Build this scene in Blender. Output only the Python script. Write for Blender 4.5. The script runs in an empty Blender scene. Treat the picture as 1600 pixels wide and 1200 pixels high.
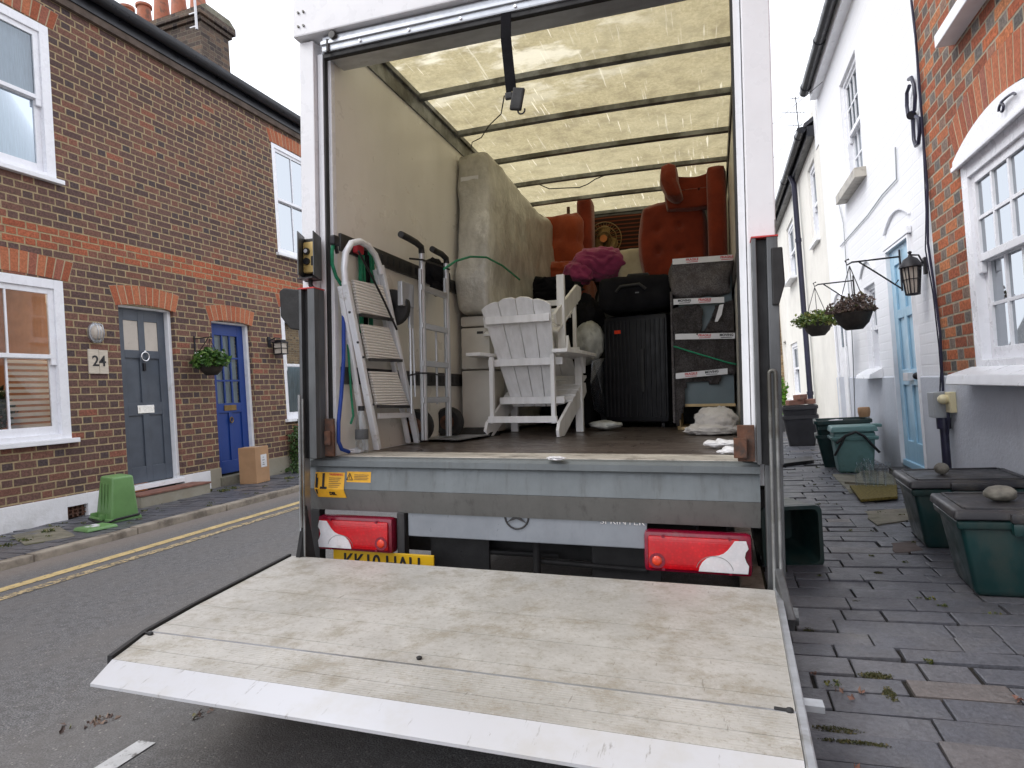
import bpy, bmesh, math, random
from mathutils import Vector, Matrix, noise as mnoise
R_ = math.radians
random.seed(7)
scene = bpy.context.scene
col = scene.collection

# ---------------------------------------------------------------- camera
F_PX, CX, CY = 975.0, 800.0, 600.0            # fitted to the street and the van
def frame(vp, slope):
    v = Vector((vp[0]-CX, -(vp[1]-CY), -F_PX)).normalized()
    n = Vector((1, -slope, 0)).cross(v).normalized()
    if n.y < 0: n = -n
    x = v.cross(n)
    return Matrix((x, v, n))                  # camera vector -> frame vector
HM = frame((1125, 592), -.07)                 # the street: x across, y along, z up
TM = frame((1115, 610), -.0206)               # the van, leaning on the road camber
CAMZ = 1.09
cam_d = bpy.data.cameras.new('camera'); cam = bpy.data.objects.new('camera', cam_d); col.objects.link(cam)
cam_d.sensor_width = 36; cam_d.lens = F_PX/1600*36; cam_d.clip_end = 2000; cam_d.clip_start = .05
cam.matrix_world = Matrix.Translation((0, 0, CAMZ)) @ HM.to_4x4()
scene.camera = cam
TW = Matrix.Translation((0, 0, CAMZ)) @ (HM @ TM.transposed()).to_4x4()   # van frame -> world

# ---------------------------------------------------------------- world, sun, exposure
scene.view_settings.view_transform = 'Standard'; scene.view_settings.look = 'None'
scene.view_settings.exposure = 0.62; scene.view_settings.gamma = 1
world = bpy.data.worlds.new('World'); scene.world = world; world.use_nodes = True
wt = world.node_tree; wt.nodes.clear()
sky = wt.nodes.new('ShaderNodeTexSky'); sky.sky_type = 'NISHITA'; sky.sun_disc = False
sky.sun_elevation = R_(48); sky.sun_rotation = R_(235); sky.dust_density = 3; sky.air_density = 1.5
wmix = wt.nodes.new('ShaderNodeMix'); wmix.data_type = 'RGBA'
wmix.inputs[0].default_value = .9
wmix.inputs[7].default_value = (12.2, 12.5, 13.4, 1)   # even white cloud cover in front of the blue
bg = wt.nodes.new('ShaderNodeBackground'); bg.inputs[1].default_value = .1
wo = wt.nodes.new('ShaderNodeOutputWorld')
wt.links.new(sky.outputs[0], wmix.inputs[6]); wt.links.new(wmix.outputs[2], bg.inputs[0]); wt.links.new(bg.outputs[0], wo.inputs[0])
sun_d = bpy.data.lights.new('sun', 'SUN'); sun_d.energy = 1.3; sun_d.angle = R_(30); sun_d.color = (1, .97, .93)
sun = bpy.data.objects.new('sun', sun_d); col.objects.link(sun)
sun.rotation_euler = (R_(42), 0, R_(-55))

# ---------------------------------------------------------------- points from measurements
AX = dict(x=0, y=1, z=2)
def ray_hit(M, px, py, kw):
    r = M @ Vector((px-CX, -(py-CY), -F_PX)); (k, v), = kw.items()
    return r * (v / r[AX[k]])
def tp(px, py, **kw): return ray_hit(TM, px, py, kw)            # van frame
def hp(px, py, **kw):                                           # street frame, world z
    if 'z' in kw: kw['z'] -= CAMZ
    p = ray_hit(HM, px, py, kw); p.z += CAMZ; return p

# ---------------------------------------------------------------- materials
class M_:
    """small wrapper round a node tree"""
    def __init__(s, name):
        s.m = bpy.data.materials.new(name); s.m.use_nodes = True; s.t = s.m.node_tree
        s.b = s.t.nodes['Principled BSDF']; s.out = s.t.nodes['Material Output']
    def set(s, sock, v):
        if isinstance(v, bpy.types.NodeSocket): s.t.links.new(v, sock)
        elif isinstance(v, (tuple, list)) and len(v) == 3 and sock.type == 'RGBA': sock.default_value = (*v, 1)
        else: sock.default_value = v
    def n(s, typ, out=0, props=None, **ins):
        nd = s.t.nodes.new('ShaderNode'+typ)
        for k, v in (props or {}).items(): setattr(nd, k, v)
        for k, v in ins.items():
            s.set(nd.inputs[int(k[1:])] if k[0] == '_' else nd.inputs[k], v)
        return nd.outputs[out]
    def ma(s, op, a, b=0, c=0): return s.n('Math', props={'operation': op}, _0=a, _1=b, _2=c)
    def mix(s, f, a, b, bl='MIX'):
        nd = s.t.nodes.new('ShaderNodeMix'); nd.data_type = 'RGBA'; nd.blend_type = bl
        s.set(nd.inputs[0], f); s.set(nd.inputs[6], a); s.set(nd.inputs[7], b); return nd.outputs[2]
    def pos(s): return s.n('NewGeometry', 0)
    def obj(s): return s.n('TexCoord', 3)
    def xyz(s, v):
        nd = s.t.nodes.new('ShaderNodeSeparateXYZ'); s.t.links.new(v, nd.inputs[0]); return nd.outputs
    def vec(s, x, y, z=0.0): return s.n('CombineXYZ', X=x, Y=y, Z=z)
    def noise(s, v, scale, detail=4, rough=.55, stretch=None):
        if stretch: v = s.n('Mapping', Vector=v, Scale=stretch)
        return s.n('TexNoise', 0, Vector=v, Scale=scale, Detail=detail, Roughness=rough)
    def step(s, v, a, b, lo=0.0, hi=1.0):
        return s.n('MapRange', 0, {'interpolation_type': 'SMOOTHSTEP'}, _0=v, _1=a, _2=b, _3=lo, _4=hi)
    def ramp(s, f, stops, const=False):
        nd = s.t.nodes.new('ShaderNodeValToRGB'); e = nd.color_ramp.elements
        if const: nd.color_ramp.interpolation = 'CONSTANT'
        while len(e) < len(stops): e.new(.5)
        for i, (p, c) in enumerate(stops): e[i].position = p; e[i].color = (*c, 1)
        s.set(nd.inputs[0], f); return nd.outputs[0]
    def bump(s, h, dist=.01, st=.6):
        s.set(s.b.inputs['Normal'], s.n('Bump', Height=h, Distance=dist, Strength=st))
    def fin(s, base=None, rough=None, metal=None, spec=None):
        for k, v in (('Base Color', base), ('Roughness', rough), ('Metallic', metal), ('Specular IOR Level', spec)):
            if v is not None: s.set(s.b.inputs[k], v)
        return s.m

def simple(name, c, rough=.5, metal=0., var=.18, vs=6, dirt=None, da=.4, ds=2.5, bump=0, bs=60, spec=.5, stretch=None, coord='obj'):
    m = M_(name); p = m.obj() if coord == 'obj' else m.pos()
    f = m.noise(p, vs, 5, .6, stretch); c = tuple(c)
    base = m.mix(m.step(f, .3, .7), tuple(x*(1-var) for x in c), tuple(min(1, x*(1+var)) for x in c))
    if dirt:
        d = m.noise(p, ds, 6, .68, stretch); base = m.mix(m.step(d, .62-da*.3, .78-da*.2, 0, .85), base, dirt)
    r = m.step(m.noise(p, vs*2.3, 3), .3, .7, max(0, rough-.08), min(1, rough+.08))
    if bump: m.bump(m.noise(p, bs, 4, .6, stretch), bump, .7)
    return m.fin(base, r, float(metal), spec)

def brick_mat(name, strc, head, mortar, h=.0833, p=.345, band=None, red=None, bleed=.0, jw=.0062, dark=None, painted=False):
    """Flemish bond in world space: stretchers and headers alternate in each course"""
    m = M_(name); P = m.pos(); o = m.xyz(P)
    wob = m.noise(P, 9, 3); wob2 = m.noise(P, 31, 3)
    u = m.ma('ADD', m.ma('ADD', o[0], o[1]), m.ma('MULTIPLY', m.ma('SUBTRACT', wob, .5), .012))
    v = m.ma('ADD', o[2], m.ma('MULTIPLY', m.ma('SUBTRACT', wob2, .5), .008))
    vr = m.ma('DIVIDE', v, h); row = m.ma('FLOOR', vr); fz = m.ma('FRACT', vr)
    shift = m.ma('MULTIPLY', m.ma('FRACT', m.ma('MULTIPLY', row, .5)), 1.0)
    jit = m.ma('MULTIPLY', m.ma('SUBTRACT', m.n('TexWhiteNoise', 0, {'noise_dimensions': '1D'}, W=row), .5), .12)
    u2 = m.ma('ADD', m.ma('ADD', m.ma('DIVIDE', u, p), shift), jit)
    k = m.ma('FLOOR', u2); fr = m.ma('FRACT', u2)
    ish = m.ma('GREATER_THAN', fr, .667)
    du = m.ma('MULTIPLY', m.ma('MINIMUM', m.ma('MINIMUM', fr, m.ma('SUBTRACT', 1.0, fr)), m.ma('ABSOLUTE', m.ma('SUBTRACT', fr, .667))), p)
    dz = m.ma('MULTIPLY', m.ma('MINIMUM', fz, m.ma('SUBTRACT', 1.0, fz)), h)
    d = m.ma('MINIMUM', du, dz)
    brickm = m.step(d, jw*.75, jw*1.35)
    rid = m.n('TexWhiteNoise', 0, {'noise_dimensions': '3D'}, Vector=m.vec(m.ma('ADD', m.ma('MULTIPLY', k, 2.0), ish), row, 1.3))
    cs = m.ramp(rid, strc); ch = m.ramp(rid, head)
    c = m.mix(ish, cs, ch)
    if band:
        inb = m.ma('MULTIPLY', m.ma('GREATER_THAN', row, band[0]-.5), m.ma('LESS_THAN', row, band[1]+.5))
        inb = m.ma('MULTIPLY', inb, m.ma('LESS_THAN', rid, .9))
        c = m.mix(inb, c, m.ramp(rid, red))
    mott = m.noise(P, 45, 5, .7)
    c = m.mix(.7, c, m.mix(m.step(mott, .3, .72), (.25, .25, .25), (.85, .82, .8)), 'OVERLAY')
    pat = m.noise(P, .45, 6, .7); c = m.mix(m.step(pat, .42, .66, 0, .35), c, m.mix(1., c, (.72, .66, .62), 'MULTIPLY'))
    eff = m.noise(P, 1.7, 7, .75, (1, 1, .5)); c = m.mix(m.step(eff, .60, .74, 0, .35), c, (.30, .25, .21))
    big = m.noise(P, .9, 5, .6)
    c = m.mix(m.step(big, .45, .75, 0, .3), c, dark or (.09, .07, .06))
    mc = m.mix(m.step(m.noise(P, 14, 4), .35, .7), tuple(x*.7 for x in mortar), mortar)
    base = m.mix(brickm, mc, c)
    if painted: base = m.mix(.985, base, painted)
    m.bump(m.ma('ADD', brickm, m.ma('MULTIPLY', mott, .5)), .002 if painted else .006, .5 if painted else .8)
    return m.fin(base, .88, 0., .3)

def arch_brick(name):
    m = M_(name); P = m.pos(); r = m.n('NewGeometry', 8)
    c = m.ramp(r, [(0, (.25, .075, .04)), (.4, (.36, .11, .055)), (.75, (.42, .15, .075)), (1, (.27, .10, .07))])
    c = m.mix(.5, c, m.mix(m.step(m.noise(P, 50, 5, .7), .3, .72), (.25, .25, .25), (.8, .78, .75)), 'OVERLAY')
    m.bump(m.noise(P, 60, 4), .003, .7)
    return m.fin(c, .85, 0., .3)

MT = {}
def make_mats():
    M = MT
    M['brick_left'] = brick_mat('brown_flemish_brick',
        [(0, (.085, .055, .052)), (.3, (.12, .07, .062)), (.65, (.15, .085, .068)), (.92, (.18, .088, .065)), (1, (.27, .10, .065))],
        [(0, (.07, .055, .058)), (.3, (.10, .065, .06)), (.8, (.14, .078, .065)), (1, (.22, .095, .065))],
        (.42, .325, .19), jw=.0075, band=(36, 38), red=[(0, (.30, .085, .045)), (1, (.42, .13, .065))])
    M['brick_right'] = brick_mat('red_and_grey_chequer_brick',
        [(0, (.24, .075, .04)), (.3, (.31, .09, .045)), (.7, (.42, .13, .055)), (.9, (.46, .19, .085)), (1, (.25, .10, .07))],
        [(0, (.10, .095, .09)), (.4, (.16, .15, .14)), (.75, (.21, .16, .13)), (1, (.36, .12, .06))],
        (.40, .34, .25), h=.079, p=.33, dark=(.16, .08, .05))
    M['brick_yellow'] = brick_mat('yellow_stock_brick', [(0, (.2, .14, .08)), (1, (.36, .26, .15))], [(0, (.12, .09, .07)), (1, (.3, .2, .12))], (.42, .36, .26))
    M['brick_chimney'] = brick_mat('sooty_chimney_brick', [(0, (.05, .04, .038)), (.6, (.10, .075, .06)), (1, (.15, .10, .07))], [(0, (.05, .04, .04)), (1, (.13, .09, .07))], (.19, .16, .12), h=.0833)
    M['arch'] = arch_brick('rubbed_red_arch_brick'); M['mortar'] = simple('lime_mortar', (.40, .33, .22), .95, var=.15, coord='pos')
    M['white_wall'] = brick_mat('whitewashed_brick', [(0, (.7, .7, .7)), (1, (.8, .8, .8))], [(0, (.7, .7, .7)), (1, (.8, .8, .8))], (.6, .6, .6), painted=(.89, .90, .93))
    def render(name, c, stain=(.5, .5, .5), low=None):
        m = M_(name); P = m.pos(); o = m.xyz(P)
        b = m.mix(m.step(m.noise(P, 1.6, 6, .65), .35, .75), c, tuple(x*.88 for x in c))
        st = m.noise(P, 3.2, 6, .7, (1, 1, .35))
        b = m.mix(m.step(st, .56, .8, 0, .5), b, stain)
        if low is not None:
            g = m.ma('MULTIPLY', m.step(o[2], low, low+.3, 1, 0), m.step(m.noise(P, 5, 6, .7), .38, .62))
            b = m.mix(m.ma('MULTIPLY', g, .3), b, (.38, .38, .33))
        m.bump(m.ma('ADD', m.noise(P, 38, 5, .65), m.ma('MULTIPLY', m.noise(P, 5, 3), 1.5)), .006, .7)
        return m.fin(b, .8, 0., .3)
    M['render_white'] = render('white_painted_render', (.60, .63, .69), (.46, .48, .53), .09)
    M['render_plinth'] = render('white_painted_plinth', (.80, .80, .82), (.55, .55, .53), .05)
    M['render_cream'] = render('cream_painted_render', (.85, .83, .77), (.74, .70, .62), .05)
    M['concrete'] = render('stained_concrete', (.30, .27, .21), (.17, .16, .12), .06)
    M['white_paint'] = simple('white_gloss_paint', (.82, .83, .86), .35, var=.05, dirt=(.55, .54, .5), da=.1, ds=5, coord='pos')
    M['white_pvc'] = simple('white_sash_paint', (.83, .84, .88), .3, var=.03, coord='pos')
    M['black_gutter'] = simple('black_gutter_plastic', (.012, .013, .018), .35, var=.3, coord='pos')
    M['slate_tile'] = simple('dark_roof_slate', (.035, .035, .042), .6, var=.4, vs=9, coord='pos', bump=.004, bs=30)
    M['soffit'] = simple('brown_soffit_mortar', (.10, .075, .06), .9, var=.3, coord='pos', bump=.004)
    M['grey_door'] = simple('slate_grey_door_paint', (.075, .09, .115), .4, var=.1)
    M['blue_door'] = simple('royal_blue_door_paint', (.008, .042, .22), .4, var=.04, vs=1.5)
    M['pale_door'] = simple('pale_blue_door_paint', (.36, .58, .74), .4, var=.05)
    M['terracotta'] = simple('terracotta', (.42, .15, .085), .8, dirt=(.12, .09, .07), da=.5, ds=6, bump=.003)
    M['moss'] = simple('moss', (.060, .058, .022), .95, var=.5, vs=18, bump=.01, bs=70)
    M['mossy_stone'] = simple('mossy_stone', (.19, .175, .135), .9, var=.25, dirt=(.10, .10, .055), da=.5, ds=4, bump=.008, bs=30)
    M['pebble'] = simple('grey_pebble', (.16, .15, .125), .7, var=.3, vs=20, bump=.003)
    M['chrome'] = simple('polished_chrome', (.75, .75, .77), .12, 1, var=.04)
    M['brass'] = simple('aged_brass', (.24, .16, .07), .4, .9, var=.3)
    M['iron'] = simple('black_wrought_iron', (.015, .014, .018), .5, .3, var=.3)
    M['lead_blue'] = simple('dark_blue_iron_paint', (.02, .02, .045), .4, var=.2)
    # asphalt
    m = M_('worn_asphalt'); P = m.pos()
    sp = m.noise(P, 160, 3, .7); mid = m.noise(P, 22, 4, .6); big = m.noise(P, 1.1, 7, .68, (1.3, .8, 1))
    b = m.mix(m.step(sp, .35, .68), (.07, .07, .073), (.275, .272, .272))
    b = m.mix(m.step(mid, .42, .62, 0, .5), b, (.085, .08, .078))
    b = m.mix(m.step(big, .38, .62, 0, .6), b, (.165, .155, .147))
    spot = m.noise(P, 3.1, 5, .7); b = m.mix(m.step(spot, .66, .74, 0, .75), b, (.035, .034, .034))
    x = m.xyz(P)[0]; gut = m.step(x, -4.85, -5.25); b = m.mix(m.ma('MULTIPLY', gut, .6), b, (.24, .20, .17))
    chips = m.n('TexVoronoi', 0, Vector=P, Scale=34.); b = m.mix(m.step(chips, .17, .10, 0, .75), b, (.33, .31, .29))
    m.bump(m.ma('ADD', sp, m.ma('MULTIPLY', mid, .6)), .005, .8); M['asphalt'] = m.fin(b, .86, 0., .35)
    def lined(name, c, lo, hi):
        m = M_(name); P = m.pos(); w = m.step(m.noise(P, 24, 6, .75), lo, hi); sp = m.noise(P, 160, 3, .7)
        b = m.mix(w, m.mix(m.step(sp, .3, .7), (.09, .085, .08), (.18, .17, .16)), m.mix(m.step(m.noise(P, 7), .3, .7), c, tuple(q*.75 for q in c)))
        m.bump(m.ma('ADD', sp, w), .004, .6); return m.fin(b, .8, 0., .3)
    M['line_yellow'] = lined('yellow_line_paint', (.66, .50, .24), .36, .46)
    M['line_yellow_worn'] = lined('worn_yellow_line_paint', (.58, .45, .25), .45, .53)
    M['line_white'] = lined('white_line_paint', (.62, .62, .62), .33, .45)
    # stone setts: one colour per stone
    def setts(name, stops, mo=.45):
        m = M_(name); P = m.pos(); r = m.n('NewGeometry', 8)
        c = m.ramp(r, stops); c = m.mix(m.step(m.noise(P, 5, 5, .65), .4, .7, 0, .5), c, (.105, .102, .104))
        c = m.mix(.5, c, m.mix(m.step(m.noise(P, 70, 5, .7), .3, .7), (.3, .3, .3), (.72, .72, .72)), 'OVERLAY')
        dn = m.noise(P, 2.1, 7, .75); c = m.mix(m.step(dn, .55, .75, 0, mo), c, (.10, .092, .062)); dk = m.noise(P, 3.3, 7, .75); c = m.mix(m.step(dk, .56, .72, 0, .55), c, (.045, .043, .045))
        ch = m.noise(P, 28, 6, .8); c = m.mix(m.step(ch, .64, .70, 0, .5), c, (.17, .165, .16))
        m.bump(m.ma('ADD', m.noise(P, 45, 5, .65), m.ma('MULTIPLY', m.noise(P, 9, 3), 2.)), .005, .7)
        return m.fin(c, m.step(m.noise(P, 4, 6, .7), .3, .7, .32, .62), 0., .55)
    M['setts'] = setts('blue_grey_paving', [(0, (.070, .072, .086)), (.4, (.082, .085, .101)), (.75, (.093, .096, .112)), (.95, (.108, .107, .118)), (1, (.13, .11, .10))])
    m = M_('moss_and_grit_joint'); P = m.pos()
    b = m.mix(m.step(m.noise(P, 4, 5, .65), .5, .7), (.022, .020, .018), (.052, .052, .022)); m.bump(m.noise(P, 90, 4), .01, .8)
    M['joint'] = m.fin(b, .95, 0., .2)
    M['kerbstone'] = simple('weathered_kerb_granite', (.30, .26, .21), .85, var=.2, dirt=(.12, .10, .08), da=.5, ds=4, bump=.008, bs=35, coord='pos')
    # glass
    def glass(name, tint, refl=(.9, .93, 1), mn=.06, rough=.02, mxr=1.0):
        m = M_(name); t = m.t
        gl = m.n('BsdfGlossy', Color=refl, Roughness=rough); tr = m.n('BsdfTransparent', Color=tint)
        fr = m.n('Fresnel', IOR=1.55); f = m.step(fr, 0, 1, mn, mxr)
        mx = t.nodes.new('ShaderNodeMixShader'); t.links.new(f, mx.inputs[0]); t.links.new(tr, mx.inputs[1]); t.links.new(gl, mx.inputs[2])
        t.links.new(mx.outputs[0], m.out.inputs[0]); return m.m
    M['glass'] = glass('window_glass', (.72, .80, .83), refl=(.44, .465, .49), mn=.12)
    M['glass_sky'] = glass('upper_window_glass', (.75, .82, .85), refl=(.52, .58, .64), mn=.30)
    M['glass_clear'] = glass('bottle_glass', (.95, .97, .97), mn=.05, mxr=.3)
    M['frosted'] = simple('frosted_glass', (.52, .47, .41), .35, var=.06)
    M['curtain'] = simple('pale_net_curtain', (.50, .56, .60), .9, var=.15, vs=14, stretch=(6, 6, .4))
    M['interior'] = simple('orange_room_wall', (.50, .30, .20), .8, var=.1)
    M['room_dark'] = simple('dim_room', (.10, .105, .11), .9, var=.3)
    # van
    M['van_white'] = simple('van_white_paint', (.78, .79, .82), .32, var=.03, dirt=(.5, .5, .48), da=.12, ds=3)
    M['van_cab'] = simple('van_white_cab', (.78, .79, .82), .25, var=.03)
    m = M_('scuffed_cream_lining'); P = m.obj()
    b = m.mix(m.step(m.noise(P, 1.4, 6, .6, (1, 1, .4)), .3, .72), (.80, .78, .73), (.66, .64, .59))
    sc = m.noise(P, 3.2, 8, .75, (1, 1.2, 2.4)); b = m.mix(m.step(sc, .63, .73, 0, .75), b, (.36, .27, .16))
    fine = m.noise(P, 30, 5, .7, (1, .3, 3)); b = m.mix(m.step(fine, .62, .72, 0, .2), b, (.42, .39, .34))
    o = m.xyz(P); b = m.mix(m.ma('MULTIPLY', m.step(o[2], .0, -1.1, 0, 1), .0), b, b)
    M['lining'] = m.fin(b, m.step(m.noise(P, 6), .3, .7, .25, .5), 0., .5)
    m = M_('translucent_roof_sheet'); P = m.obj(); t = m.t
    mot = m.noise(P, 45, 6, .8); md = m.noise(P, 7, 6, .7); bg_ = m.noise(P, 1.5, 4, .55)
    b = m.mix(m.step(mot, .28, .72), (.37, .315, .175), (.57, .50, .31))
    b = m.mix(m.step(md, .42, .70, 0, .75), b, (.29, .245, .145))
    b = m.mix(m.step(bg_, .35, .7, 0, .25), b, (.72, .66, .44))
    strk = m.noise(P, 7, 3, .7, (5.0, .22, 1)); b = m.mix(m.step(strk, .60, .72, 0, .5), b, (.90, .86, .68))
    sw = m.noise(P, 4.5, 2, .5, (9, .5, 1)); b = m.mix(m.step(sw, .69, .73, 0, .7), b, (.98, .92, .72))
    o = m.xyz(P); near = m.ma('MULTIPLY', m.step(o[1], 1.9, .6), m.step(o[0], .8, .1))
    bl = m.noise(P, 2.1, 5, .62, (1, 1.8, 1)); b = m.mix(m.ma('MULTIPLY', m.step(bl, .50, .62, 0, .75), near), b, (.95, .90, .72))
    df = m.n('BsdfDiffuse', Color=b); tl = m.n('BsdfTranslucent', Color=b)
    mx = t.nodes.new('ShaderNodeMixShader'); mx.inputs[0].default_value = .66
    t.links.new(df, mx.inputs[1]); t.links.new(tl, mx.inputs[2]); t.links.new(mx.outputs[0], m.out.inputs[0]); M['roof_sheet'] = m.m
    M['alu'] = simple('brushed_aluminium', (.50, .52, .55), .38, .75, var=.1, vs=20, dirt=(.25, .24, .22), da=.3, ds=6, stretch=(.4, 1, 1))
    M['alu_dull'] = simple('grimy_aluminium', (.27, .28, .28), .5, .55, var=.25, vs=9, dirt=(.08, .075, .06), da=.7, ds=3.5)
    def streak(name, c, d, metal, r, ax):
        m = M_(name); P = m.obj(); b = m.mix(m.step(m.noise(P, 4, 6, .65), .3, .7), c, tuple(x*.8 for x in c))
        s1 = m.noise(P, 26, 5, .7, ax); b = m.mix(m.step(s1, .52, .74, 0, .55), b, d)
        s2 = m.noise(P, 3, 6, .7, (1, 1, 1)); b = m.mix(m.step(s2, .58, .75, 0, .5), b, tuple(x*.6 for x in d))
        return m.fin(b, m.step(s1, .3, .7, r-.08, r+.14), metal, .5)
    M['beam_upper'] = streak('blue_grey_steel', (.165, .185, .195), (.10, .103, .10), .35, .42, (1, 1, .12))
    M['beam_lower'] = streak('dirt_streaked_steel', (.185, .187, .182), (.085, .083, .077), .3, .5, (1, 1, .08))
    M['silver_panel'] = streak('silver_van_paint', (.26, .285, .32), (.22, .23, .25), .3, .35, (1, 1, .3))
    m = M_('worn_platform_aluminium'); P = m.obj()
    b = m.mix(m.step(m.noise(P, 2.2, 7, .68), .34, .68), (.55, .54, .51), (.40, .39, .36))
    d1 = m.noise(P, 7, 8, .78); b = m.mix(m.step(d1, .46, .66, 0, .62), b, (.27, .235, .17))
    d2 = m.noise(P, 30, 5, .7, (.25, 2, 1)); b = m.mix(m.step(d2, .56, .75, 0, .5), b, (.30, .27, .21))
    d3 = m.noise(P, 70, 4, .75); b = m.mix(m.step(d3, .54, .68, 0, .6), b, (.25, .22, .165))
    b = m.mix(m.step(d3, .42, .30, 0, .5), b, (.62, .61, .59))
    sc = m.noise(P, 12, 3, .6, (.6, 9, 1)); b = m.mix(m.step(sc, .66, .70, 0, .35), b, (.20, .18, .14))
    sc2 = m.noise(P, 9, 3, .6, (6, .8, 1)); b = m.mix(m.step(sc2, .69, .72, 0, .5), b, (.16, .14, .11))
    o = m.xyz(P); rib = m.ma('SINE', m.ma('MULTIPLY', o[1], 560.)); grip = m.step(o[1], -1.09, -1.11)
    m.bump(m.ma('ADD', m.ma('MULTIPLY', rib, m.ma('MULTIPLY', grip, .6)), m.ma('MULTIPLY', d2, .8)), .0010, .5)
    M['platform'] = m.fin(b, m.step(d1, .3, .7, .42, .62), .12, .5)
    m = M_('scraped_bright_aluminium'); P = m.obj(); s = m.noise(P, 20, 6, .75, (2.5, .4, 1))
    b = m.mix(m.step(s, .60, .70, 0, .75), (.57, .58, .61), (.22, .21, .20)); b = m.mix(m.step(m.noise(P, 5, 5, .7), .45, .7, 0, .5), b, (.50, .49, .46)); M['ramp_edge'] = m.fin(b, .35, .2, .6)
    M['deck'] = simple('dark_phenolic_floor', (.075, .058, .05), .35, var=.25, vs=5, dirt=(.15, .125, .11), da=.5, ds=4, stretch=(.5, 2, 1))
    M['sill_strip'] = simple('worn_cream_sill', (.42, .39, .34), .55, var=.15, dirt=(.16, .14, .12), da=.5, ds=8)
    M['black_steel'] = simple('black_painted_steel', (.028, .028, .03), .45, .2, var=.3, dirt=(.09, .085, .08), da=.5, ds=4, stretch=(1, 1, .3))
    M['grey_steel'] = simple('grimy_grey_steel', (.11, .115, .12), .4, .5, var=.3, dirt=(.05, .048, .045), da=.5, ds=4, stretch=(1, 1, .25))
    M['rubber'] = simple('black_rubber', (.014, .014, .015), .65, var=.3, bump=.002)
    M['chassis'] = simple('dark_chassis', (.012, .012, .013), .8, var=.4)
    M['rust'] = simple('rusty_steel', (.11, .05, .03), .85, var=.4, vs=20, dirt=(.05, .04, .035), da=.5, ds=12, bump=.004)
    def lens(name, c, e):
        m = M_(name); P = m.obj(); o = m.xyz(P); rib = m.ma('SINE', m.ma('MULTIPLY', o[2], 700.))
        m.bump(rib, .0004, .15); m.set(m.b.inputs['Subsurface Weight'], .25); m.b.inputs['Subsurface Radius'].default_value = (.03, .01, .01)
        m.b.inputs['Coat Weight'].default_value = .25; m.b.inputs['Coat Roughness'].default_value = .08
        b = m.mix(m.step(m.noise(P, 9, 4), .3, .7), c, e); fc = m.n('TexVoronoi', 0, Vector=P, Scale=70.); b = m.mix(m.step(fc, .1, .6, 0, .4 if c[1] < .3 else .12), b, tuple(x*.45 for x in c)); b = m.mix(m.step(m.noise(P, 14, 6, .75), .55, .75, 0, .35), b, (.14, .12, .10)); return m.fin(b, .24, 0., .5)
    M['lens_red'] = lens('red_lamp_lens', (.66, .004, .012), (.48, .002, .010))
    M['lens_dark'] = lens('dark_red_lamp_rim', (.26, .004, .03), (.20, .004, .022))
    M['lens_white'] = lens('clear_lamp_lens', (.70, .68, .70), (.58, .57, .6))
    M['lens_orange'] = lens('orange_lamp_bulb', (.90, .07, .02), (.80, .045, .015)); M['orange_plastic'] = simple('orange_fan_hub', (.50, .16, .03), .5)
    M['plate_yellow'] = simple('yellow_number_plate', (.66, .40, .01), .35, var=.06)
    M['sticker'] = simple('orange_yellow_sticker', (.72, .38, .02), .5, var=.08, vs=30)
    M['print_black'] = simple('black_print', (.012, .012, .015), .5, var=.1)
    M['print_grey'] = simple('dark_print', (.10, .07, .03), .6, var=.1)
    M['print_red'] = simple('red_print', (.55, .05, .05), .6, var=.1)
    M['blind_white'] = simple('white_blind_slats', (.86, .86, .86), .5, var=.03)
    M['label_white'] = simple('white_label', (.66, .66, .68), .5, var=.06)
    M['pad_yellow'] = simple('yellow_control_pad', (.62, .44, .16), .5, var=.12, vs=30)
    # cargo
    M['ladder_white'] = simple('white_ladder_metal', (.80, .82, .86), .38, .15, var=.06, dirt=(.4, .38, .34), da=.2, ds=12)
    m = M_('ribbed_ladder_step'); P = m.obj(); o = m.xyz(P); rb = m.ma('SINE', m.ma('MULTIPLY', o[2], 420.))
    b = m.mix(m.step(rb, -.9, -.6), (.55, .54, .50), (.90, .89, .87)); m.bump(rb, .003, .8); M['ladder_step'] = m.fin(b, .5, 0., .4)
    M['truck_alu'] = simple('silver_aluminium_tube', (.50, .52, .55), .36, .6, var=.05, vs=3)
    M['cream_plastic'] = simple('cream_cabinet', (.56, .53, .475), .45, var=.05)
    m = M_('dusty_plastic_wrap'); P = m.obj()
    b = m.mix(m.step(m.noise(P, 3.5, 8, .72, (1, 1, .5)), .3, .7), (.30, .285, .255), (.58, .565, .52))
    b = m.mix(m.step(m.noise(P, 5, 6, .75, (1, 2.5, .6)), .58, .72, 0, .7), b, (.76, .75, .71))  # whitish highlights of the shiny plastic, painted into the wrap colour
    m.bump(m.ma('ADD', m.noise(P, 7, 6, .7, (1, 1, .4)), m.noise(P, 20, 4)), .014, .7); M['wrap'] = m.fin(b, .32, 0., .6)
    M['clear_wrap'] = glass('clear_polythene', (.72, .74, .76), mn=.18, rough=.25)
    m = M_('painted_white_wood'); P = m.obj()
    b = m.mix(m.step(m.noise(P, 6, 5, .6, (3, 3, .4)), .3, .7), (.88, .88, .89), (.76, .76, .76))
    m.bump(m.noise(P, 30, 4, .6, (3, 3, .3)), .002, .5); M['chair_white'] = m.fin(b, .5, 0., .4)
    M['suit_black'] = simple('ribbed_black_shell', (.010, .010, .012), .45, spec=.25, var=.2)
    M['black_cloth'] = simple('black_cloth', (.010, .010, .012), .95, var=.3, bump=.003, bs=200, spec=.1)
    m = M_('grey_moving_blanket'); P = m.obj()
    n1 = m.noise(P, 120, 4, .75); n2 = m.noise(P, 10, 6, .75)
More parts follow.
